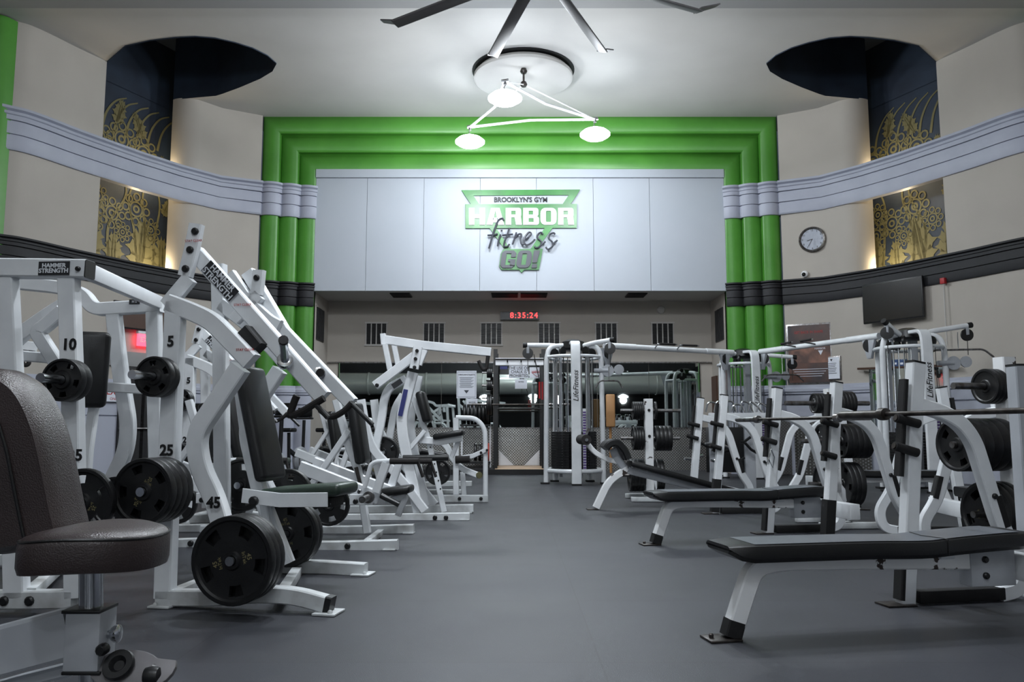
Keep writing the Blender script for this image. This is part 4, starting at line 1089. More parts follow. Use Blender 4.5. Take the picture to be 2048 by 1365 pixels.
plate_tree((1.91, 11.25), 0, 'white plate tree loaded with black plates, behind the knee roll of the decline bench', [
    (1.235, -1, 5, .125, .028, .34, 'top left horn'), (1.235, 1, 1, .125, .03, .40, 'top right horn'), (.85, -1, 4, .165, .036, .34, 'middle left horn'), (.85, 1, 4, .175, .055, .38, 'middle right horn'),
    (.34, -1, 4, .225, .05, .34, 'bottom left horn'), (.34, 1, 2, .225, .05, .30, 'bottom right horn')], 'decline-side tree')
plate_tree((3.32, 8.35), 4, 'white plate tree crowded with plates, standing behind the middle bench press', [
    (1.25, -1, 3, .105, .036, .44, 'top left horn'), (1.25, 1, 4, .125, .036, .36, 'top right horn'), (.86, -1, 1, .178, .045, .30, 'middle left horn'), (.86, 1, 5, .178, .055, .38, 'middle right horn'),
    (.42, -1, 1, .225, .05, .22, 'bottom left horn'), (.42, 1, 3, .225, .05, .24, 'bottom right horn')], 'central tree')
plate_tree((3.53, 5.72), 14, 'white plate tree with five thick plates, behind the nearest bench at the right edge', [
    (1.29, -1, 3, .125, .035, .40, 'upper left horn'), (.88, -1, 5, .185, .075, .44, 'middle left horn'), (.40, -1, 3, .225, .055, .30, 'bottom left horn'), (.40, 1, 1, .225, .05, .25, 'bottom right horn')], 'right edge tree', 1.5)
g = Rig('rack_post', 'wide grey rack post with one black knob at the right edge, beside the plate tree', 'rack', (3.17, 4.98), 3)
q = g.part('post', 'grey_paint'); q.beam([g.L(0, 0, .02), g.L(0, 0, 1.385)], .125, .10); q = g.part('top_cap', 'black_metal'); q.beam([g.L(0, 0, 1.38), g.L(0, 0, 1.392)], .13, .105)
g.bolt(g.L(.0, -.055, 1.27), .016); q = g.part('base_plate', 'grey_paint'); rbox(q.bm, g.L(0, 0, .01), (g.U, g.N, Z), (.3, .4, .02), .004); g.done()
# ------------------------------------------------------------------ cable towers
def tower(o, ang, label, arms, logo=True, stripes=True):
    g = Rig('cable_tower', label, 'cable machine', o, ang, 'round multi-station cable towers'); L = g.L; U = g.U; N = g.N
    R = .52; HT = 2.5
    def P(a, r, z): return L(r*math.cos(a), r*math.sin(a), z)
    angs = [math.radians(x) for x in (-90, -162, -18, 126, 54)]
    q = g.part('front_post', WP); a = angs[0]
    q.beam([P(a, R+.06, .03), P(a, R+.06, 2.2), P(a, R+.03, 2.46), P(a, R-.18, 2.54), P(a, .06, 2.50)], .05, .165, .22) if False else sweep(q.bm, fillet([P(a, R+.06, .03), P(a, R+.06, 2.25), P(a, R+.02, 2.50), P(a, .1, 2.52)], .25), rect(.06, .17, .02), U)
    for a in angs[1:]:
        q = g.part('outer_post', WP); tube(q.bm, fillet([P(a, R+.02, .03), P(a, R, 2.25), P(a, R-.06, 2.46), P(a, .08, 2.50)], .25, 8), .045, 14)
    for a in angs:
        f = g.part('foot', 'rubber'); rbox(f.bm, P(a, R+.04, .015), (U, N, Z), (.16, .14, .03), .005)
    for z, rr in ((2.27, .028), (.235, .038)):
        q = g.part('ring_rail', WP); pts = [P(2*PI*k/30, R-.02, z) for k in range(31)]; tube(q.bm, pts, rr, 10)
    q = g.part('top_cap', 'black_metal'); lathe(q.bm, [(.20, 2.40), (.22, 2.44), (.20, 2.56), (.10, 2.60), (.02, 2.61)], L(0, 0, 0), Z, 20)
    q = g.part('centre_column', 'grey_paint'); q.beam([L(.10, .05, .1), L(.10, .05, 2.4)], .12, .10); q = g.part('guide_shroud', 'grey_paint'); q.beam([L(-.22, .2, .1), L(-.22, .2, 2.3)], .05, .05)
    # stacks with rods and cables
    for i, a in enumerate([math.radians(x) for x in (-126, -54, 18, 90, 162)]):
        c = P(a, .33, 0); d = Vector((math.cos(a+math.radians(ang)), math.sin(a+math.radians(ang)), 0)); s = Vector((-d.y, d.x, 0))
        q = g.part('weight_stack', 'plate_iron')
        n = 15
        for k in range(n): rbox(q.bm, c+Z*(.26+.046*k), (s, d, Z), (.27, .12, .042), .003, 1)
        r = g.part('guide_rod', 'chrome')
        for k in (-1, 1): tube(r.bm, [c+s*.09*k+Z*.2, c+s*.09*k+Z*2.25], .011, 8)
        r = g.part('cable', 'black_metal'); tube(r.bm, [c+Z*.95, c+Z*2.3], .006, 6); tube(r.bm, [c+s*.04+d*.08+Z*.3, c+s*.04+d*.08+Z*2.3], .005, 6)
        p = g.part('pulley', 'black_metal'); pc = P(a, .36, 2.36); lathe(p.bm, [(.03, -.02), (.09, -.018), (.085, 0), (.09, .018), (.03, .02)], pc, s, 20)
        if i < 2:
            w_ = g.part('pin_holes', 'steel', q)
            for k in range(n): rbox(w_.bm, c+d*.062+Z*(.26+.046*k), (s, d, Z), (.014, .004, .014), 0)
    if stripes:
        q = g.part('number_strip', 'purple_strip')
        for k in range(22): rbox(q.bm, L(.15, -.50, .30+.046*k), (U, N, Z), (.05, .012, .026), 0)
        q = g.part('strip_backing', WP); rbox(q.bm, L(.15, -.49, .80), (U, N, Z), (.055, .006, 1.06), 0)
    for (ad, ln, z1) in arms:
        a = math.radians(ad); q = g.part('top_arm', WP); A = P(a, .08, 2.44); B = P(a, .35, 2.50+(z1-2.5)*.3); E = P(a, ln, z1)
        tube(q.bm, fillet([A, B, E], .2, 8), .042, 14); e = g.part('arm_cap', 'rubber', q); d = (E-B).normalized(); tube(e.bm, [E-d*.02, E+d*.06], .047, 14)
        s = Vector((-d.y, d.x, 0)).normalized(); pu = g.part('pulley', 'black_metal', q); pc = E-d*.03-Z*.15; lathe(pu.bm, [(.03, -.02), (.1, -.018), (.09, 0), (.1, .018), (.03, .02)], pc, s*.4+N*.9, 22)
        br = g.part('pulley_bracket', 'grey_paint', q); rbox(br.bm, E-d*.03-Z*.08, (s, d, Z), (.06, .05, .14), .004)
        c = g.part('cable', 'black_metal', q); tube(c.bm, [pc-Z*.09, pc-Z*.33], .006, 6)
    if logo:
        M = frame_M(P(angs[0], R+.093, 1.72), Z, -U); q = g.part('lettering', 'black_ink'); text_bm(q.bm, 'LifeFitness', .13, M, .001, shear=.3, bold=.001)
    # adjustable pulley carriage on the right front post
    q = g.part('pulley_carriage', 'grey_paint'); c = P(angs[2], R+.12, 2.02)
    lathe(q.bm, [(.02, -.02), (.11, -.016), (.11, .016), (.02, .02)], c, -N, 20); lathe(q.bm, [(.02, -.02), (.09, -.016), (.09, .016), (.02, .02)], c+U*.2+Z*.02, -N, 20); tube(q.bm, [c-U*.25, c], .04, 12)
    return g.done()
tower((1.12, 14.6), 0, 'white round cable tower at the centre, with purple numbered weight stack strips', [(180, .86, 2.50), (-28, .75, 2.56), (60, .7, 2.5)])
tower((4.72, 16.3), 8, 'white cable tower farthest back, in front of the right green pilaster', [(-15, 1.0, 2.42), (100, .7, 2.5)])
tower((6.42, 12.9), 0, 'white cable tower at the right with a hanging lat bar, below the television', [(-150, .55, 2.66), (5, 1.05, 2.66), (90, .6, 2.5)])
def crossover(a, b, label):
    a = Vector(a); b = Vector(b); d = (b-a).normalized(); s = d.cross(Z).normalized()
    g = empty('crossover_beam', tuple(a), label, 'cable machine beam', 'beams joining the cable towers')
    bm = bmesh.new(); tube(bm, [a, b], .05, 14); tube(bm, [a, a+d*.7], .057, 14); tube(bm, [b-d*.7, b], .057, 14); link('beam', bm, WP, g)
    for t in (.36, .53):
        for k in (-1, 1):
            c = a+(b-a)*t; bm = bmesh.new(); tube(bm, [c+s*.05*k, c+s*.30*k+Z*.05-d*.12, c+s*.36*k+Z*.05+d*.28], .014, 8, .03); h = link('pull_up_handle', bm, 'chrome', g)
            bm = bmesh.new(); tube(bm, [c+s*.31*k+Z*.05-d*.08, c+s*.355*k+Z*.05+d*.24], .021, 8); link('grip', bm, FO, h)
    for t in (.02, .93):
        c = a+(b-a)*t; bm = bmesh.new(); prism(bm, [c+d*.13-Z*.05-s*.03, c-d*.13-Z*.05-s*.03, c-d*.04-Z*.36-s*.03, c+d*.04-Z*.36-s*.03], s*.06, .004); h = link('hanger_plate', bm, 'grey_paint', g)
        bm = bmesh.new(); lathe(bm, [(.03, -.02), (.12, -.018), (.11, 0), (.12, .018), (.03, .02)], c-Z*.14+d*.02, s+d*.5, 20); link('pulley', bm, 'black_metal', h)
crossover((1.70, 14.65, 2.50), (4.45, 16.05, 2.50), 'white overhead crossover beam joining the central tower and the back tower')
crossover((4.95, 15.9, 2.50), (6.05, 13.1, 2.50), 'white overhead crossover beam joining the back tower and the right tower')
def hang(name, m, f, label, cat): return solo(name, m, f, label, cat)
# lat bars and other attachments
def latbar(c, d, w, label, drop=.28):
    c = Vector(c); d = Vector(d).normalized()
    g = empty('lat_bar', tuple(c), label, 'cable attachment', 'hanging lat bars')
    bm = bmesh.new(); tube(bm, [c-d*w-Z*.13, c-d*w*.72, c, c+d*w*.72, c+d*w-Z*.13], .015, 10, .06); b = link('bar', bm, 'steel', g)
    bm = bmesh.new(); tube(bm, [c+Z*.02, c+Z*.05, c+Z*drop], .008, 6); link('hook', bm, 'chrome', g)
latbar(at(1917, 700, 12.7), (1, -.25, .0), .50, 'long bent lat bar hanging from the right cable tower')
latbar(at(1565, 750, 16.0), (1, 0, 0), .42, 'lat bar hanging in front of the right green pilaster', .4)
latbar(at(1218, 762, 14.1), (1, .1, 0), .24, 'short straight bar hanging beside the central cable tower', .25)
a = at(1079, 762, 14.4)
g = empty('rope_handle', tuple(a), 'dark red rope handle hanging from the left arm of the central tower', 'cable attachment')
bm = bmesh.new(); tube(bm, [a-Z*.02, a-Z*.32], .018, 8); tube(bm, [a+Vector((.05, 0, -.02)), a+Vector((.05, 0, -.34))], .016, 8); link('rope', bm, 'red_paint', g)
bm = bmesh.new(); tube(bm, [a+Z*.0, a+Z*.28+Vector((-.06, 0, 0)), a+Z*.48+Vector((-.1, 0, 0))], .008, 6); link('strap', bm, 'black_metal', g)
# attachment rack below the back tower
g = Rig('attachment_rack', 'white rack beam holding chrome cable handles, between the two benches and the back tower', 'rack', (3.2, 12.6), 0)
q = g.part('beam', WP); rbox(q.bm, (g.p(1418, 836)+g.p(1532, 832))/2, (g.U, g.N, Z), ((g.p(1532, 832)-g.p(1418, 836)).length, .09, .12), .006)
for x, w in ((1424, .11), (1497, .16)):
    q = g.part('post', 'grey_paint'); t = g.p(x, 842); q.beam([t, Vector((t.x, t.y, .02))], w, .10)
rr = random.Random(5)
for k in range(7):
    x = 1424+k*17; c = g.p(x, 822, -.02); q = g.part('chrome_handle', 'chrome'); tube(q.bm, [c+Vector((-.1, 0, -.02)), c+Vector((-.06, 0, .1+.06*rr.random())), c+Vector((.06, 0, .12*rr.random()+.04)), c+Vector((.11, 0, -.03))], .014, 8, .05)
for k in range(9):
    x = 1405+rr.random()*120; y = 868+rr.random()*50; c = g.p(x, y, -.15); q = g.part('peg_attachment', 'chrome' if k % 2 else 'black_metal'); dx = Vector((rr.uniform(-.22, -.05), -.05, rr.uniform(-.1, .1))); tube(q.bm, [c, c+dx, c+dx*1.6+Z*.05], .022, 8)
q = g.part('back_panel', 'black_metal'); q.box(g.p(1460, 900, .03), (.75, .03, .7), .004)
g.done()
# ------------------------------------------------------------------ lifting platform, rack, bumper plates at the back
g = Rig('lifting_platform', 'low wooden lifting platform with black edge under the power rack', 'platform', (.1, 17.2), 0)
x0 = at(988, 940, 17.3).x; x1 = at(1092, 940, 17.3).x
q = g.part('wood_deck', 'wood'); box(q.bm, x0+.02, x1, 17.24, 18.95, .03, .115)
q = g.part('black_edge', 'rubber'); box(q.bm, x0-2.0, x1+.0, 17.16, 17.235, 0, .112); box(q.bm, x0-2.0, x0+.01, 17.24, 18.95, 0, .105)
g.done()
g = Rig('power_rack', 'black power rack with a loaded bar, standing on the low wooden platform at the back', 'rack', (.1, 17.6), 0)
X0r = at(991, 800, 17.6).x; X1r = at(1087, 800, 17.6).x
for x in (X0r, X1r):
    for y in (17.6, 18.7):
        q = g.part('upright', 'black_metal'); box(q.bm, x-.045, x+.045, y-.04, y+.04, .115, 2.72)
q = g.part('pull_up_beam', 'white_plastic'); box(q.bm, X0r, X1r, 17.52, 17.58, 2.36, 2.52)
q = g.part('pull_up_bar', 'black_metal'); tube(q.bm, [Vector((X0r, 17.5, 2.49)), Vector((X1r, 17.5, 2.49))], .016)
for x in (-.2, .1, .4): q = g.part('grip_hook', 'black_metal'); tube(q.bm, [(x+.1, 17.5, 2.49), (x+.1, 17.4, 2.42)], .014, 8)
for z in (1.48, ): q = g.part('safety_bar', 'black_metal'); tube(q.bm, [Vector((X0r, 17.7, z-.07)), Vector((X1r, 17.7, z-.07))], .02)
for k in range(3):
    q = g.part('storage_peg', 'steel'); tube(q.bm, [Vector((X0r-.05, 17.6, 2.2-.28*k)), Vector((X0r-.3, 17.6, 2.2-.28*k))], .022)
g.done()
for k in range(2): stack(Vector((X0r-.07, 17.6, 2.2-.28*k)), (-1, 0, 0), 3, .115, .04, '%s peg on the power rack' % ('upper', 'lower')[k], 'small plates on the power rack pegs', False)
stack(Vector((X0r-.08, 17.55, 1.50)), (-1, 0, 0), 2, .225, .055, 'left end of the bar in the power rack', 'plates on the power rack bar', False)
c = Vector(((X0r+X1r)/2, 17.5, 1.50)); barbell(c, (1, 0, 0), 'barbell held in the black power rack at the back wall')
def bump(x, R, m, lab, grp, z=None, y=18.2): plate((x, y, z if z else R+.11), (1, 0, 0), R, .06, False, lab, grp, 0, None, m)
for k in range(7): bump(X0r-.20-.085*k, .225, 'plate_iron', 'black bumper plate on the shelf beside the power rack, %s from the rack' % ['first', 'second', 'third', 'fourth', 'fifth', 'sixth', 'seventh'][k], 'bumper plates beside the power rack', 1.30)
g = Rig('bumper_shelf', 'low steel plate shelf beside the left post of the power rack', 'shelf', (X0r-.45, 18.2), 0)
for x in (-.32, .32): q = g.part('shelf_post', 'white_plastic'); box(q.bm, X0r-.45+x-.02, X0r-.45+x+.02, 18.18, 18.22, .105, 1.07)
q = g.part('shelf_board', 'black_metal'); box(q.bm, X0r-.8, X0r-.12, 18.0, 18.4, 1.03, 1.07); q = g.part('lower_board', 'black_metal'); box(q.bm, X0r-.8, X0r-.12, 18.0, 18.4, .2, .24); g.done()
for k, (x, R, m) in enumerate(((-.18, .2, 'red_plate'), (-.27, .2, 'plate_iron'), (-.36, .2, 'plate_iron'), (-.46, .2, 'plate_iron'))):
    bump(X0r+x, R, m, ['red bumper plate on the low shelf by the power rack', 'black bumper plate right beside the red one', 'black bumper plate second from the red one', 'black bumper plate third from the red one'][k], 'plates on the low shelf', .45)
for s, lab in ((1, 'left'), (-1, 'right')):
    xe = X0r+.05 if s > 0 else X1r-.05
    solo('corner_gusset', 'white_plastic', lambda bm: prism(bm, [(xe, 18.9, .12), (xe+s*.36, 18.9, .12), (xe, 18.9, .48)], (0, .02, 0)), 'white triangular corner board at the %s foot of the steel panel' % lab, 'board')
def f(bm):
    c = at(1221, 822, 17.5); rbox(bm, c, AX, (.20, .08, .72), .03, 3); tube(bm, [c-Z*.3+Vector((0, .06, 0)), Vector((c.x, c.y+.06, .02))], .03)
solo('upright_pad', 'tan_vinyl', f, 'tan vinyl upright pad standing behind the right side of the central tower', 'pad')
# ================================================================== wall furniture and signs
def wallthing(name, label, cat, px, py, right=True, off=.0):
    c, n = wall_hit(px, py, right, off); x = Z.cross(n).normalized()
    if x.dot(Vector((1, 0, 0))) < 0 and False: x = -x
    return c, n, x      # x runs left to right as seen from the room
def framed(name, label, cat, cx, cy, w, h, frame_m, face_m, right=True, d=.03, fr=.03, group=None):
    c, n, x = wallthing(name, label, cat, cx, cy, right, .0); c = c+n*(d/2+.06*0)
    g = empty(name, tuple(c), label, cat, group)
    bm = bmesh.new(); rbox(bm, c, (x, n, Z), (w, d, h), .004); link('frame', bm, frame_m, g)
    bm = bmesh.new(); rbox(bm, c+n*(d/2+.001), (x, n, Z), (w-2*fr, .004, h-2*fr), 0); face = link('face', bm, face_m, g)
    return g, c+n*(d/2+.004), n, x, face
def write(g, parent, s, size, c, x, y, m, **k):
    bm = bmesh.new(); text_bm(bm, s, size, frame_M(c, x, y), .0012, **k); return link('lettering', bm, m, parent)
# television
c, n, x = wallthing('', '', '', 1795, 603)
c = c+n*.16
g = empty('television', tuple(c), 'black flat television mounted on the right wall below the black band', 'television')
bm = bmesh.new(); rbox(bm, c, (x, n, Z), (1.28, .06, .80), .012); link('body', bm, 'black_metal', g)
bm = bmesh.new(); rbox(bm, c+n*.031, (x, n, Z), (1.23, .004, .74), 0); link('screen', bm, 'screen', g)
bm = bmesh.new(); rbox(bm, c-n*.09, (x, n, Z), (.3, .14, .3), 0); link('wall_bracket', bm, 'black_metal', g)
# wall clock
c, n, x = wallthing('', '', '', 1625, 480); c = c+n*.03
R = .27
g = empty('wall_clock', tuple(c), 'round silver wall clock on the right wall beside the green pilaster', 'clock')
bm = bmesh.new(); lathe(bm, [(R, -.03), (R+.01, .02), (R-.01, .045), (R-.04, .03), (R-.045, .015), (.0, .012)], c, n, 40); link('clock_rim', bm, 'steel', g)
bm = bmesh.new(); lathe(bm, [(R-.045, .016), (.0, .016)], c, n, 40); f_ = link('dial', bm, 'glass_dial', g)
bm = bmesh.new()
for k in range(1, 13):
    a = PI/2-2*PI*k/12; text_bm(bm, str(k), .06, frame_M(c+n*.018+x*math.cos(a)*.2+Z*math.sin(a)*.2, x, Z), .0008)
for k in range(60):
    a = 2*PI*k/60; rbox(bm, c+n*.018+(x*math.cos(a)+Z*math.sin(a))*.243, (x*math.cos(a)+Z*math.sin(a), n, -x*math.sin(a)+Z*math.cos(a)), (.012, .002, .003), 0)
link('numerals', bm, 'black_ink', f_)
for nm, a, l, w in (('hour_hand', math.radians(90-8.58*30), .12, .012), ('minute_hand', math.radians(90-35*6), .18, .008)):
    d = x*math.cos(a)+Z*math.sin(a); bm = bmesh.new(); rbox(bm, c+n*.022+d*l*.42, (d, n, d.cross(n)), (l, .003, w), 0); link(nm, bm, 'black_ink', g)
# dome camera
c, n, x = wallthing('', '', '', 1610, 549); g = empty('security_camera', tuple(c), 'small white dome security camera below the wall clock', 'camera')
bm = bmesh.new(); lathe(bm, [(.07, 0), (.075, .03), (.07, .05), (.05, .07), (.01, .08)], c, n, 20); link('housing', bm, 'white_plastic', g)
bm = bmesh.new(); lathe(bm, [(.045, .05), (.04, .085), (.02, .10), (.002, .105)], c-Z*.012-x*.015, n, 16); link('lens_dome', bm, 'screen', g)
# fire alarm and conduit
c, n, x = wallthing('', '', '', 1892, 563); c = c+n*.08; g = empty('fire_alarm', tuple(c), 'small red fire alarm box on the black band at the right', 'alarm')
bm = bmesh.new(); rbox(bm, c, (x, n, Z), (.09, .07, .11), .006); link('alarm_box', bm, 'red_paint', g)
bm = bmesh.new(); tube(bm, [c-Z*.05, c-Z*1.2], .01, 8); link('conduit', bm, 'ceiling_paint', g)
# framed posters
g, c, n, x, fc = framed('framed_poster', 'tall framed dark poster of a muscular torso on the wall right of the green pilaster', 'poster', 1619, 708, .92, 1.30, 'steel', 'poster_dark', fr=.035)
bm = bmesh.new(); rbox(bm, c-Z*.02, (x, n, Z), (.84, .003, .36), 0); link('torso_picture', bm, 'poster_skin', g)
bm = bmesh.new(); prism(bm, [c+n*.003+x*.28+Z*.06, c+n*.003+x*.18+Z*.06, c+n*.003+x*.23-Z*.04], n*.001); text_bm(bm, 'HARBOR', .055, frame_M(c+n*.003+x*.22+Z*.10, x, Z), .001); link('gym_logo', bm, 'paper', g)
bm = bmesh.new(); text_bm(bm, 'GET BACK IN SHAPE', .08, frame_M(c+n*.003+Z*.46, x, Z), .001, sx=.8)
link('red_headline', bm, 'red_ink', g)
bm = bmesh.new()
for k in range(4): rbox(bm, c+n*.002-Z*(.33+.05*k), (x, n, Z), (.72-.08*k, .002, .009), 0)
link('text_lines', bm, 'paper', g)
g, c, n, x, fc = framed('framed_notice', 'small white framed notice right of the torso poster', 'sign', 1665, 737, .40, .50, 'steel', 'paper', fr=.025)
bm = bmesh.new()
for k in range(7): rbox(bm, c+n*.001+Z*(.1-.035*k), (x, n, Z), (.22-.03*(k % 3), .002, .010), 0)
prism(bm, [c+n*.001+x*.03+Z*.19, c+n*.001-x*.03+Z*.19, c+n*.001+Z*.14], n*.001); link('text_lines', bm, 'label_dark', g)
for k, px in enumerate((1793, 1806)):
    g, c, n, x, fc = framed('blue_sign', '%s one of two blue signs with white symbols behind the right cable tower' % ('left', 'right')[k], 'sign', px, 738, .20, .36, 'blue_sign', 'blue_sign', fr=.01, group='pair of blue signs')
    bm = bmesh.new(); n_ = 18
    A = [c+(x*math.cos(2*PI*j/n_)+Z*math.sin(2*PI*j/n_))*.06-Z*.06 for j in range(n_+1)]; tube(bm, A, .006, 6); tube(bm, [A[7], A[16]], .006, 6); rbox(bm, c+Z*.1, (x, n, Z), (.06, .003, .04), 0); link('white_symbol', bm, 'paper', g)
# right wall mirror recess
a, n, x = wallthing('', '', '', 1752, 800); b, n2, x2 = wallthing('', '', '', 1900, 800)
def f(bm):
    u = (b-a).normalized(); nn = Vector((-u.y, u.x, 0)); nn = nn if nn.x < 0 else -nn
    c = (a+b)/2; c.z = 1.55; rbox(bm, c+nn*.16, (u, nn, Z), ((b-a).length, .03, 1.15), .0)
solo('wall_mirror', 'mirror', f, 'large mirror on the right wall behind the right cable tower', 'mirror', smooth=0)
def f(bm):
    u = (b-a).normalized(); nn = Vector((-u.y, u.x, 0)); nn = nn if nn.x < 0 else -nn
    c = (a+b)/2; c.z = 2.15; rbox(bm, c+nn*.15, (u, nn, Z), ((b-a).length+.5, .1, .04), .0)
solo('mirror_ledge', 'wood_dark', f, 'dark ledge along the top of the right wall mirror', 'ledge', smooth=0)
# steel kick plates low on the right side wall
def kick(p0, p1, right, label):
    def f(bm):
        A, n0, x0 = wallthing('', '', '', p0, 850, right, .10); B, n1, x1 = wallthing('', '', '', p1, 850, right, .10)
        u = (B-A).normalized(); nn = Vector((-u.y, u.x, 0)); nn = nn if nn.dot(n0) > 0 else -nn
        c = (A+B)/2; c.z = .62; rbox(bm, c, (u, nn, Z), ((B-A).length, .02, 1.22), 0)
    solo('kick_plate', 'diamond_plate', f, label, 'wall panel', 'steel kick plates on the side walls', smooth=0)
kick(1590, 1700, True, 'steel diamond kick plate on the right wall beside the green pilaster')
kick(1702, 1745, True, 'steel diamond kick plate on the right wall below the mirror')
def f(bm): box(bm, XR-1.10, XR-.0, 17.12, 17.15, .01, 1.22)
solo('kick_plate', 'diamond_plate', f, 'steel diamond kick plate in front of the right green pilaster', 'wall panel', 'steel kick plates on the side walls', smooth=0)
# dark doorways in the right side of the recess
for k, yy in enumerate((17.95, 18.6)):
    def f(bm): box(bm, X1-.04, X1-.005, yy, yy+.45, .02, 2.2)
    solo('recess_door', 'wood_dark', f, 'narrow dark door in the right side of the recess, %s one' % ('nearer', 'farther')[k], 'door', smooth=0)
# ---- left wall: television, exit sign, doors
c, n, x = wallthing('', '', '', 283, 637, False); c = c+n*.14
g = empty('television', tuple(c), 'dark television on the left wall, seen between the white machine posts', 'television')
bm = bmesh.new(); rbox(bm, c, (x, n, Z), (1.35, .06, .52), .01); link('body', bm, 'black_metal', g)
bm = bmesh.new(); rbox(bm, c+n*.032, (x, n, Z), (1.28, .004, .46), 0); link('screen', bm, 'wood_dark', g)
c, n, x = wallthing('', '', '', 286, 682, False); c = c+n*.10
g = empty('exit_sign', tuple(c), 'glowing red exit sign on the left wall above the doorway', 'exit sign')
bm = bmesh.new(); rbox(bm, c, (x, n, Z), (.38, .05, .24), .006); link('sign_box', bm, 'exit_red', g)
bm = bmesh.new(); rbox(bm, c+Z*.15, (x, n, Z), (.4, .08, .07), .006); link('sign_top', bm, 'white_plastic', g)
bm = bmesh.new(); text_bm(bm, 'EXIT', .14, frame_M(c+n*.028, x, Z), .001, bold=.002); link('lettering', bm, 'letter_white', g)
for k, px in enumerate((262, 305)):
    c, n, x = wallthing('', '', '', px, 780, False)
    u = Vector((x.x, x.y, 0)).normalized(); c.z = 1.08; c = c+n*.10
    g = empty('exit_door', tuple(c), 'dark exit door on the left wall under the red exit sign, %s leaf' % ('left', 'right')[k], 'door', 'pair of dark exit doors')
    bm = bmesh.new(); rbox(bm, c, (u, n, Z), (.62, .04, 2.15), .004); link('door_leaf', bm, 'dark_wall', g)
    bm = bmesh.new(); tube(bm, [c+n*.06-u*.3-Z*.1, c+n*.06+u*.3-Z*.1], .02, 8); link('push_bar', bm, 'steel', g)
c, n, x = wallthing('', '', '', 284, 716, False); c.z = 2.3
solo('door_lintel', 'beam_paint', lambda bm: rbox(bm, c+n*.05, (x, n, Z), (2.1, .12, .28), .01), 'plain lintel over the dark exit doors', 'lintel')
c, n, x = wallthing('', '', '', 220, 788, False); c = c+n*.12
g = empty('paper_sign', tuple(c), 'white paper sign reading EXIT ONLY beside the dark doors', 'sign')
bm = bmesh.new(); rbox(bm, c, (x, n, Z), (.42, .01, .30), 0); link('sheet', bm, 'paper', g)
bm = bmesh.new(); text_bm(bm, 'EXIT', .17, frame_M(c+n*.006+Z*.03, x, Z), .001, bold=.002); text_bm(bm, 'ONLY', .07, frame_M(c+n*.006-Z*.1, x, Z), .001); link('lettering', bm, 'red_ink', g)
# ---- digital clock, detector
a = at(1001, 640, YB-.1); b = at(1078, 624, YB-.1)
g = empty('digital_clock', ((a.x+b.x)/2, YB-.1, a.z), 'black digital wall clock with red glowing digits, under the white panel', 'clock')
bm = bmesh.new(); box(bm, a.x, b.x, YB-.14, YB-.06, a.z, b.z); box(bm, (a.x+b.x)/2-.05, (a.x+b.x)/2+.05, YB-.06, YB, a.z+.05, b.z-.05); link('housing', bm, 'black_metal', g)
bm = bmesh.new(); text_bm(bm, '8:35:24', .19, frame_M(((a.x+b.x)/2+.1, YB-.145, (a.z+b.z)/2), (1, 0, 0), Z), .001, space=1.2); link('digits', bm, 'led_red', g)
c = at(1322, 620, YB-.03); solo('smoke_detector', 'ceiling_paint', lambda bm: lathe(bm, [(.10, -.03), (.10, .0), (.08, .03), (.02, .04)], c, (0, -1, 0), 20), 'round pale smoke detector on the back wall above the rightmost vent', 'detector')
# ---- gym logo on the white panel
YL = 17.59
cx = at(1041, 460, YL).x
def lp(px, py, d=0):
    p = at(px, py, YL-d); return p
g = empty('gym_logo', tuple(lp(1041, 460)), 'green and grey gym logo with heavy white letters and script on the white panel', 'sign')
def shape(name, m, polys, d0, d1, parent=None):
    bm = bmesh.new()
    for P in polys: prism(bm, [lp(x, y, d0) for x, y in P], (0, -(d1-d0), 0))
    return link(name, bm, m, parent or g)
def c2(x, y): return (880+x/5.6875, 340+y/5.6875)
def C(L_): return [c2(*p) for p in L_]
shape('green_shapes', 'sign_green', [C([(245, 235), (1592, 228), (1555, 290), (285, 297)]), C([(285, 297), (380, 297), (445, 395), (352, 395)]), C([(1462, 292), (1555, 290), (1485, 395), (1392, 395)]),
      C([(288, 395), (1555, 392), (1555, 664), (290, 668)]), C([(565, 668), (640, 668), (800, 905), (735, 905)]), C([(1190, 664), (1280, 664), (1100, 905), (1030, 905)]),
      C([(720, 905), (1170, 900), (1125, 1140), (960, 1140), (928, 1175), (900, 1140), (700, 1140), (672, 1100), (690, 960)])], 0, .035)
YD = .036
def logo_text(name, s, m, x, y, size, sx=1, **k):
    bm = bmesh.new(); text_bm(bm, s, size, frame_M(lp(x, y, k.pop('d', .05)), (1, 0, 0), Z), k.pop('ext', .014), sx=sx, **k); return link(name, bm, m, g)
px2m = 17.55/F
logo_text('small_words', "BROOKLYN'S GYM", 'black_ink', *c2(918, 342), .155, .93, d=.01, bold=.004, ext=.006)
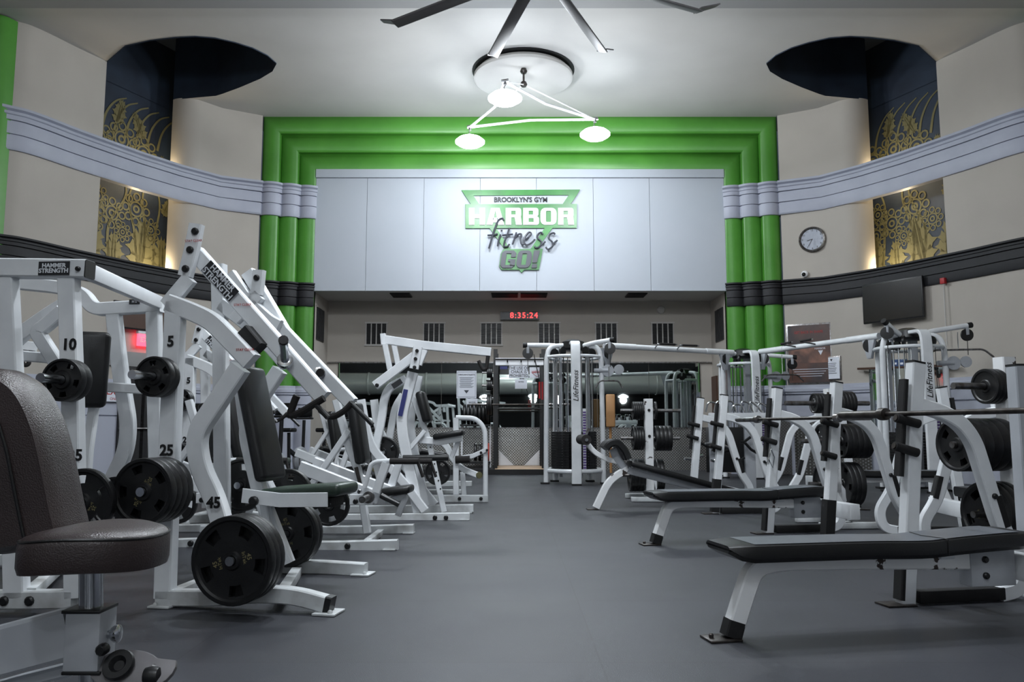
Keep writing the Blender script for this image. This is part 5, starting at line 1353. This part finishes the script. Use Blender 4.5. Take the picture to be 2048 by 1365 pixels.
def block_word(name, glyphs, x0, x1, y0, y1, m, d, ext, sl=0):
    """heavy sans letters made of bars, bowls and wedges on a unit cell (x right, y up)"""
    bm = bmesh.new(); n = len(glyphs); tot = sum(w for _, w in glyphs)+.09*(n-1); k = (x1-x0)/tot; cur = 0
    for ch, w in glyphs:
        def T(x, y): return lp(*c2(x0+(cur+x)*k+sl*y*(y1-y0), y1-y*(y1-y0)), d)
        def P(pts): prism(bm, [T(*p) for p in pts], (0, -ext, 0))
        def ring(xa, xb, ya, yb, t, ty, r=.16, left=True):
            def rr(a, b, c, e, q):
                o = []
                for cx_, cy_, a0, on in ((b-q, e-q, 0, True), (a+q, e-q, 90, left), (a+q, c+q, 180, left), (b-q, c+q, 270, True)):
                    qx = q
                    for j in range(5):
                        an = math.radians(a0+j*22.5)
                        if on: o.append((cx_+q*math.cos(an), cy_+q*math.sin(an)))
                        else: o.append((a, e) if a0 == 90 else (a, c))
                return o
            A = rr(xa, xb, ya, yb, min(r, (xb-xa)/2.01, (yb-ya)/2.01)); B = rr(xa+t, xb-t, ya+ty, yb-ty, min(.05, (xb-xa-2*t)/2.01))
            V = []
            for dd in (0, -ext):
                V.append([[bm.verts.new(T(*p)+Vector((0, dd, 0))) for p in Q] for Q in (A, B)])
            N_ = len(A)
            for j in range(N_):
                J = (j+1) % N_
                for f4 in ((V[0][0][j], V[0][0][J], V[1][0][J], V[1][0][j]), (V[0][1][j], V[0][1][J], V[1][1][J], V[1][1][j]), (V[1][0][j], V[1][0][J], V[1][1][J], V[1][1][j])): bm.faces.new(f4)
        t = w*.34
        if ch == 'H': P([(0, 0), (t, 0), (t, 1), (0, 1)]); P([(w-t, 0), (w, 0), (w, 1), (w-t, 1)]); P([(t, .38), (w-t, .38), (w-t, .62), (t, .62)])
        elif ch == 'A': P([(0, 0), (t*1.0, 0), (w*.5+.02, 1), (w*.26, 1)]); P([(w-t*1.0, 0), (w, 0), (w*.74, 1), (w*.5-.02, 1)]); P([(w*.3, .14), (w*.7, .14), (w*.62, .42), (w*.38, .42)])
        elif ch in 'RB':
            P([(0, 0), (t, 0), (t, 1), (0, 1)])
            def bowl(lo, hi, W_):
                h = hi-lo; q = .13; i0 = lo+(.165 if lo in (0, .44) else .10); i1 = hi-(.165 if hi == 1 else .10)
                P([(t, hi), (W_-q, hi), (W_-q*.3, hi-.04), (W_-t, i1), (t, i1)]); P([(W_-t, i1), (W_-q*.3, hi-.04), (W_, hi-q), (W_, lo+q), (W_-q*.3, lo+.04), (W_-t, i0)]); P([(t, i0), (W_-t, i0), (W_-q*.3, lo+.04), (W_-q, lo), (t, lo)])
            bowl(.44 if ch == 'R' else .5, 1, w*.96)
            if ch == 'B': bowl(0, .5, w)
            else: P([(w-t*1.05, 0), (w, 0), (w*.94, .5), (w*.55, .5)])
        elif ch == 'O': ring(0, w, 0, 1, t, .17, .3)
        elif ch == 'G':
            P([(0, .15), (t, .15), (t, .85), (0, .85)]); P([(0, .85), (t*.9, .83), (w-t*.9, .83), (w, .85), (w*.82, 1), (w*.18, 1)]); P([(0, .15), (w*.18, 0), (w*.82, 0), (w, .15), (w-t, .17), (t, .17)])
            P([(w-t, .62), (w, .62), (w, .86), (w-t, .86)]); P([(w-t, .12), (w, .12), (w, .5), (w-t, .5)]); P([(w*.5, .36), (w-t, .36), (w-t, .5), (w*.5, .5)])
        elif ch == '!': P([(0, .3), (w*.75, .3), (w, 1), (0, 1)]); P([(0, 0), (w*.85, 0), (w*.85, .22), (0, .22)])
        cur += w+.09
    return link(name, bm, m, g)
block_word('big_word', [('H', 1), ('A', 1.1), ('R', 1), ('B', .98), ('O', 1.0), ('R', 1)], 330, 1525, 435, 628, 'letter_white', .036, .02)
block_word('go_word', [('G', 1), ('O', 1), ('!', .42)], 680, 1110, 920, 1118, 'letter_grey', .036, .03, .14)
def script(name, strokes, r, m):
    bm = bmesh.new()
    for S in strokes: tube(bm, smooth_path([lp(*c2(*p), .075) for p in S], 6), r, 8)
    return link(name, bm, m, g)
script('script_word', [
    [(725, 575), (705, 552), (665, 575), (635, 640), (600, 740), (575, 830), (555, 895)], [(540, 745), (600, 742), (655, 728)],
    [(690, 735), (668, 800), (655, 870)], [(690, 692), (712, 692)],
    [(790, 660), (765, 740), (735, 820), (730, 870), (765, 872), (790, 845)], [(705, 745), (780, 738), (830, 732)],
    [(870, 712), (845, 790), (825, 850)], [(850, 780), (890, 735), (925, 735), (915, 790), (930, 845), (965, 840)],
    [(950, 800), (1010, 765), (1035, 725), (1010, 712), (970, 760), (955, 820), (985, 855), (1040, 830), (1080, 790)],
    [(1170, 735), (1150, 712), (1115, 735), (1110, 775), (1150, 815), (1145, 860), (1100, 888), (1072, 868)], [(1135, 868), (1200, 815)],
    [(1310, 735), (1290, 718), (1245, 740), (1240, 785), (1275, 820), (1280, 868), (1230, 905), (1203, 880)], [(1275, 850), (1335, 800)]], .021, 'letter_grey')
# ---- signs on the back mirror
def flat_sign(name, label, x0, x1, y0, y1, Y, m, writes, group=None):
    a = at(x0, y1, Y); b = at(x1, y0, Y); c = (a+b)/2
    g = empty(name, tuple(c), label, 'sign', group); bm = bmesh.new(); box(bm, a.x, b.x, Y, Y+.015, a.z, b.z); link('panel', bm, m, g)
    for s, size, dz, wm in writes:
        bm = bmesh.new(); text_bm(bm, s, size, frame_M((c.x, Y-.004, c.z+dz), (1, 0, 0), Z), .001, bold=.001, sx=.85); link('lettering', bm, wm, g)
    return g, a, b
YM = YB-.06
g, a, b = flat_sign('gym_rules_sign', 'white printed rules sign with a border, on the mirror behind the leg curl machine', 913, 953, 742, 797, YM, 'paper', [('GYM FLOOR ETIQUETTE', .042, .23, 'label_dark')])
bm = bmesh.new()
for k in range(11): rbox(bm, ((a.x+b.x)/2-.01*(k % 3), YM-.003, b.z-.16-.024*k), AX, (.34-.04*(k % 3), .002, .007), 0)
for z in (a.z+.03, b.z-.03): rbox(bm, ((a.x+b.x)/2, YM-.003, z), AX, (.42, .002, .006), 0)
for x in (a.x+.025, b.x-.025): rbox(bm, (x, YM-.003, (a.z+b.z)/2), AX, (.006, .002, b.z-a.z-.06), 0)
prism(bm, [((a.x+b.x)/2-.06, YM-.004, a.z+.19), ((a.x+b.x)/2+.06, YM-.004, a.z+.19), ((a.x+b.x)/2, YM-.004, a.z+.11)], (0, .002, 0)); link('text_lines', bm, 'letter_grey', g)
flat_sign('paper_notice', 'small white notice just under the gym rules sign', 933, 955, 798, 818, YM, 'paper', [('NOTICE', .05, .03, 'label_dark')])
flat_sign('chalk_sign', 'white sign reading THE USE OF CHALK IS PROHIBITED behind the power rack', 1018, 1057, 732, 757, YM, 'paper', [('THE USE OF', .105, .09, 'label_dark'), ('CHALK IS', .105, .0, 'label_dark'), ('PROHIBITED', .095, -.09, 'label_dark')])
g, a, b = flat_sign('support_sign', 'white sign with a red triangle right of the chalk sign', 1059, 1089, 735, 757, YM, 'paper', [('HARBOR', .075, .02, 'red_ink')])
bm = bmesh.new(); c = (a+b)/2; tube(bm, [(c.x-.12, YM-.004, c.z+.0), (c.x+.12, YM-.004, c.z), (c.x, YM-.004, c.z-.1), (c.x-.12, YM-.004, c.z)], .006, 6); link('red_triangle', bm, 'red_ink', g)
flat_sign('paper_notice', 'small white notice below the chalk sign', 1030, 1054, 759, 778, YM, 'paper', [('NOTICE', .04, .05, 'letter_grey')])
flat_sign('blue_notice', 'small blue notice at the left of the chalk sign', 1000, 1015, 733, 739, YM, 'label_blue', [])
# ================================================================== machines farther back on the left
def bike():
    g = Rig('exercise_bike', 'black exercise bike with a silver flywheel cover, in the back row at the left', 'exercise bike', (0, 0), 0, 'black exercise bikes at the back left'); L = g.L; U = g.U; N = g.N
    q = g.part('base_frame', 'black_metal'); tube(q.bm, [L(-.5, 0, .08), L(.5, 0, .08)], .04)
    for u in (-.5, .5): f = g.part('stabiliser', 'black_metal'); tube(f.bm, [L(u, -.25, .045), L(u, .25, .045)], .035)
    q = g.part('flywheel_cover', 'grey_paint'); lathe(q.bm, [(.05, -.07), (.24, -.06), (.26, 0), (.24, .06), (.05, .07)], L(.25, 0, .36), N, 28)
    q = g.part('main_frame', 'black_metal'); q.beam([L(.25, 0, .36), L(-.25, 0, .55)], .08, .06); q.beam([L(-.25, 0, .08), L(-.3, 0, .9)], .06, .05); q.beam([L(.35, 0, .1), L(.38, 0, 1.15)], .06, .05)
    q = g.part('seat', BV); rbox(q.bm, L(-.3, 0, .95), (U, N, Z), (.28, .22, .08), .03, 3)
    q = g.part('handlebar', 'black_metal'); tube(q.bm, [L(.15, -.24, 1.2), L(.38, -.2, 1.18), L(.38, .2, 1.18), L(.15, .24, 1.2)], .018, 10, .06)
    q = g.part('console', 'screen'); rbox(q.bm, L(.42, 0, 1.3), (U, N, Z), (.05, .3, .2), .01)
    q = g.part('crank', 'steel'); tube(q.bm, [L(.0, -.1, .25), L(0, -.1, .5)], .014); rbox(q.bm, L(0, -.16, .25), (U, N, Z), (.1, .09, .03), .005)
    return g.done()
b0 = bike(); first = True
for k, (x, y, a) in enumerate([(-3.9, 12.8, 70), (-4.7, 13.0, 80), (-5.5, 13.2, 75), (-2.6, 15.4, 60), (-3.5, 15.7, 70), (-4.3, 16.0, 80)]):
    lab = 'black exercise bike, %s' % ['nearest the aisle in the front of the two rows', 'middle of the front row of bikes', 'outermost bike of the front row', 'nearest the aisle in the rear row of bikes', 'middle of the rear row of bikes', 'outermost bike of the rear row'][k]
    if k == 0: b0.location = (x, y, 0); b0.rotation_euler = (0, 0, math.radians(a)); b0['label'] = lab
    else: copy_tree(b0, (x, y, 0), math.radians(a), lab)
D2 = math.radians
pd = bpy.data.objects['lat_pulldown_machine']; lg = bpy.data.objects['leg_curl_machine']; hr = bpy.data.objects['high_row_machine']
lgp = [o for o in bpy.data.objects if o.get('category') == 'weight plate']
def line_copy(src, loc, rz, label, group, reps):
    """a machine of the rear lines together with the plates it carries"""
    c = copy_tree(src, loc, rz, label)
    M = Matrix.Translation(Vector(loc)) @ Matrix.Rotation(rz, 4, 'Z') @ Matrix.Translation(-Vector(WL[src.name]))
    for o in lgp:
        if o['group'] != group: continue
        lab = o['label']
        for x, y in reps: lab = lab.replace(x, y)
        p = copy_tree(o, (0, 0, 0), None, lab, 'plates on the rear machines'); p.matrix_world = M @ o.matrix_basis
    return c
GR, GH, GL, GP = 'plates on the row machines', 'plates stored on the front-left machine', 'plates on the leg curl machine', 'plates on the lat pulldown machine'
line_copy(row, (-2.35, 6.9, 0), D2(4), 'white row machine in the second line, directly behind the curved leg of the front machine', GR, [('row machine', 'second-line row machine')])
line_copy(hr, (-3.45, 8.5, 0), D2(6), 'white high row machine behind, its bolted lever showing under the front arch', GH, [('front high row machine', 'rear high row machine'), ('green seat', 'rear green seat'), ('front-left machine', 'rear high row machine')])
line_copy(row, (-2.15, 10.7, 0), D2(-6), 'white row machine farther back, seen over the chest pad of the aisle machine', GR, [('row machine', 'row machine farthest back')])
line_copy(hr, (-6.9, 10.0, 0), D2(-160), 'white high row machine farther left, seen through the front machines', GH, [('front high row machine', 'high row machine farthest left'), ('green seat', 'farthest left green seat'), ('front-left machine', 'farthest left machine')])
line_copy(lg, (-2.0, 12.6, 0), D2(5), 'white leg curl machine in the rear line at the left', GL, [('leg curl machine', 'rear leg curl machine')])
line_copy(pd, (-5.2, 8.2, 0), D2(20), 'white lat pulldown machine farthest left behind the top frame of the press', GP, [('lat pulldown machine', 'lat pulldown machine farthest left')])
for o in list(bpy.data.objects):
    if 'label' in o and o.parent is None and len(o['label'].split()) > 16:
        o['label'] = ' '.join(o['label'].split()[:16])
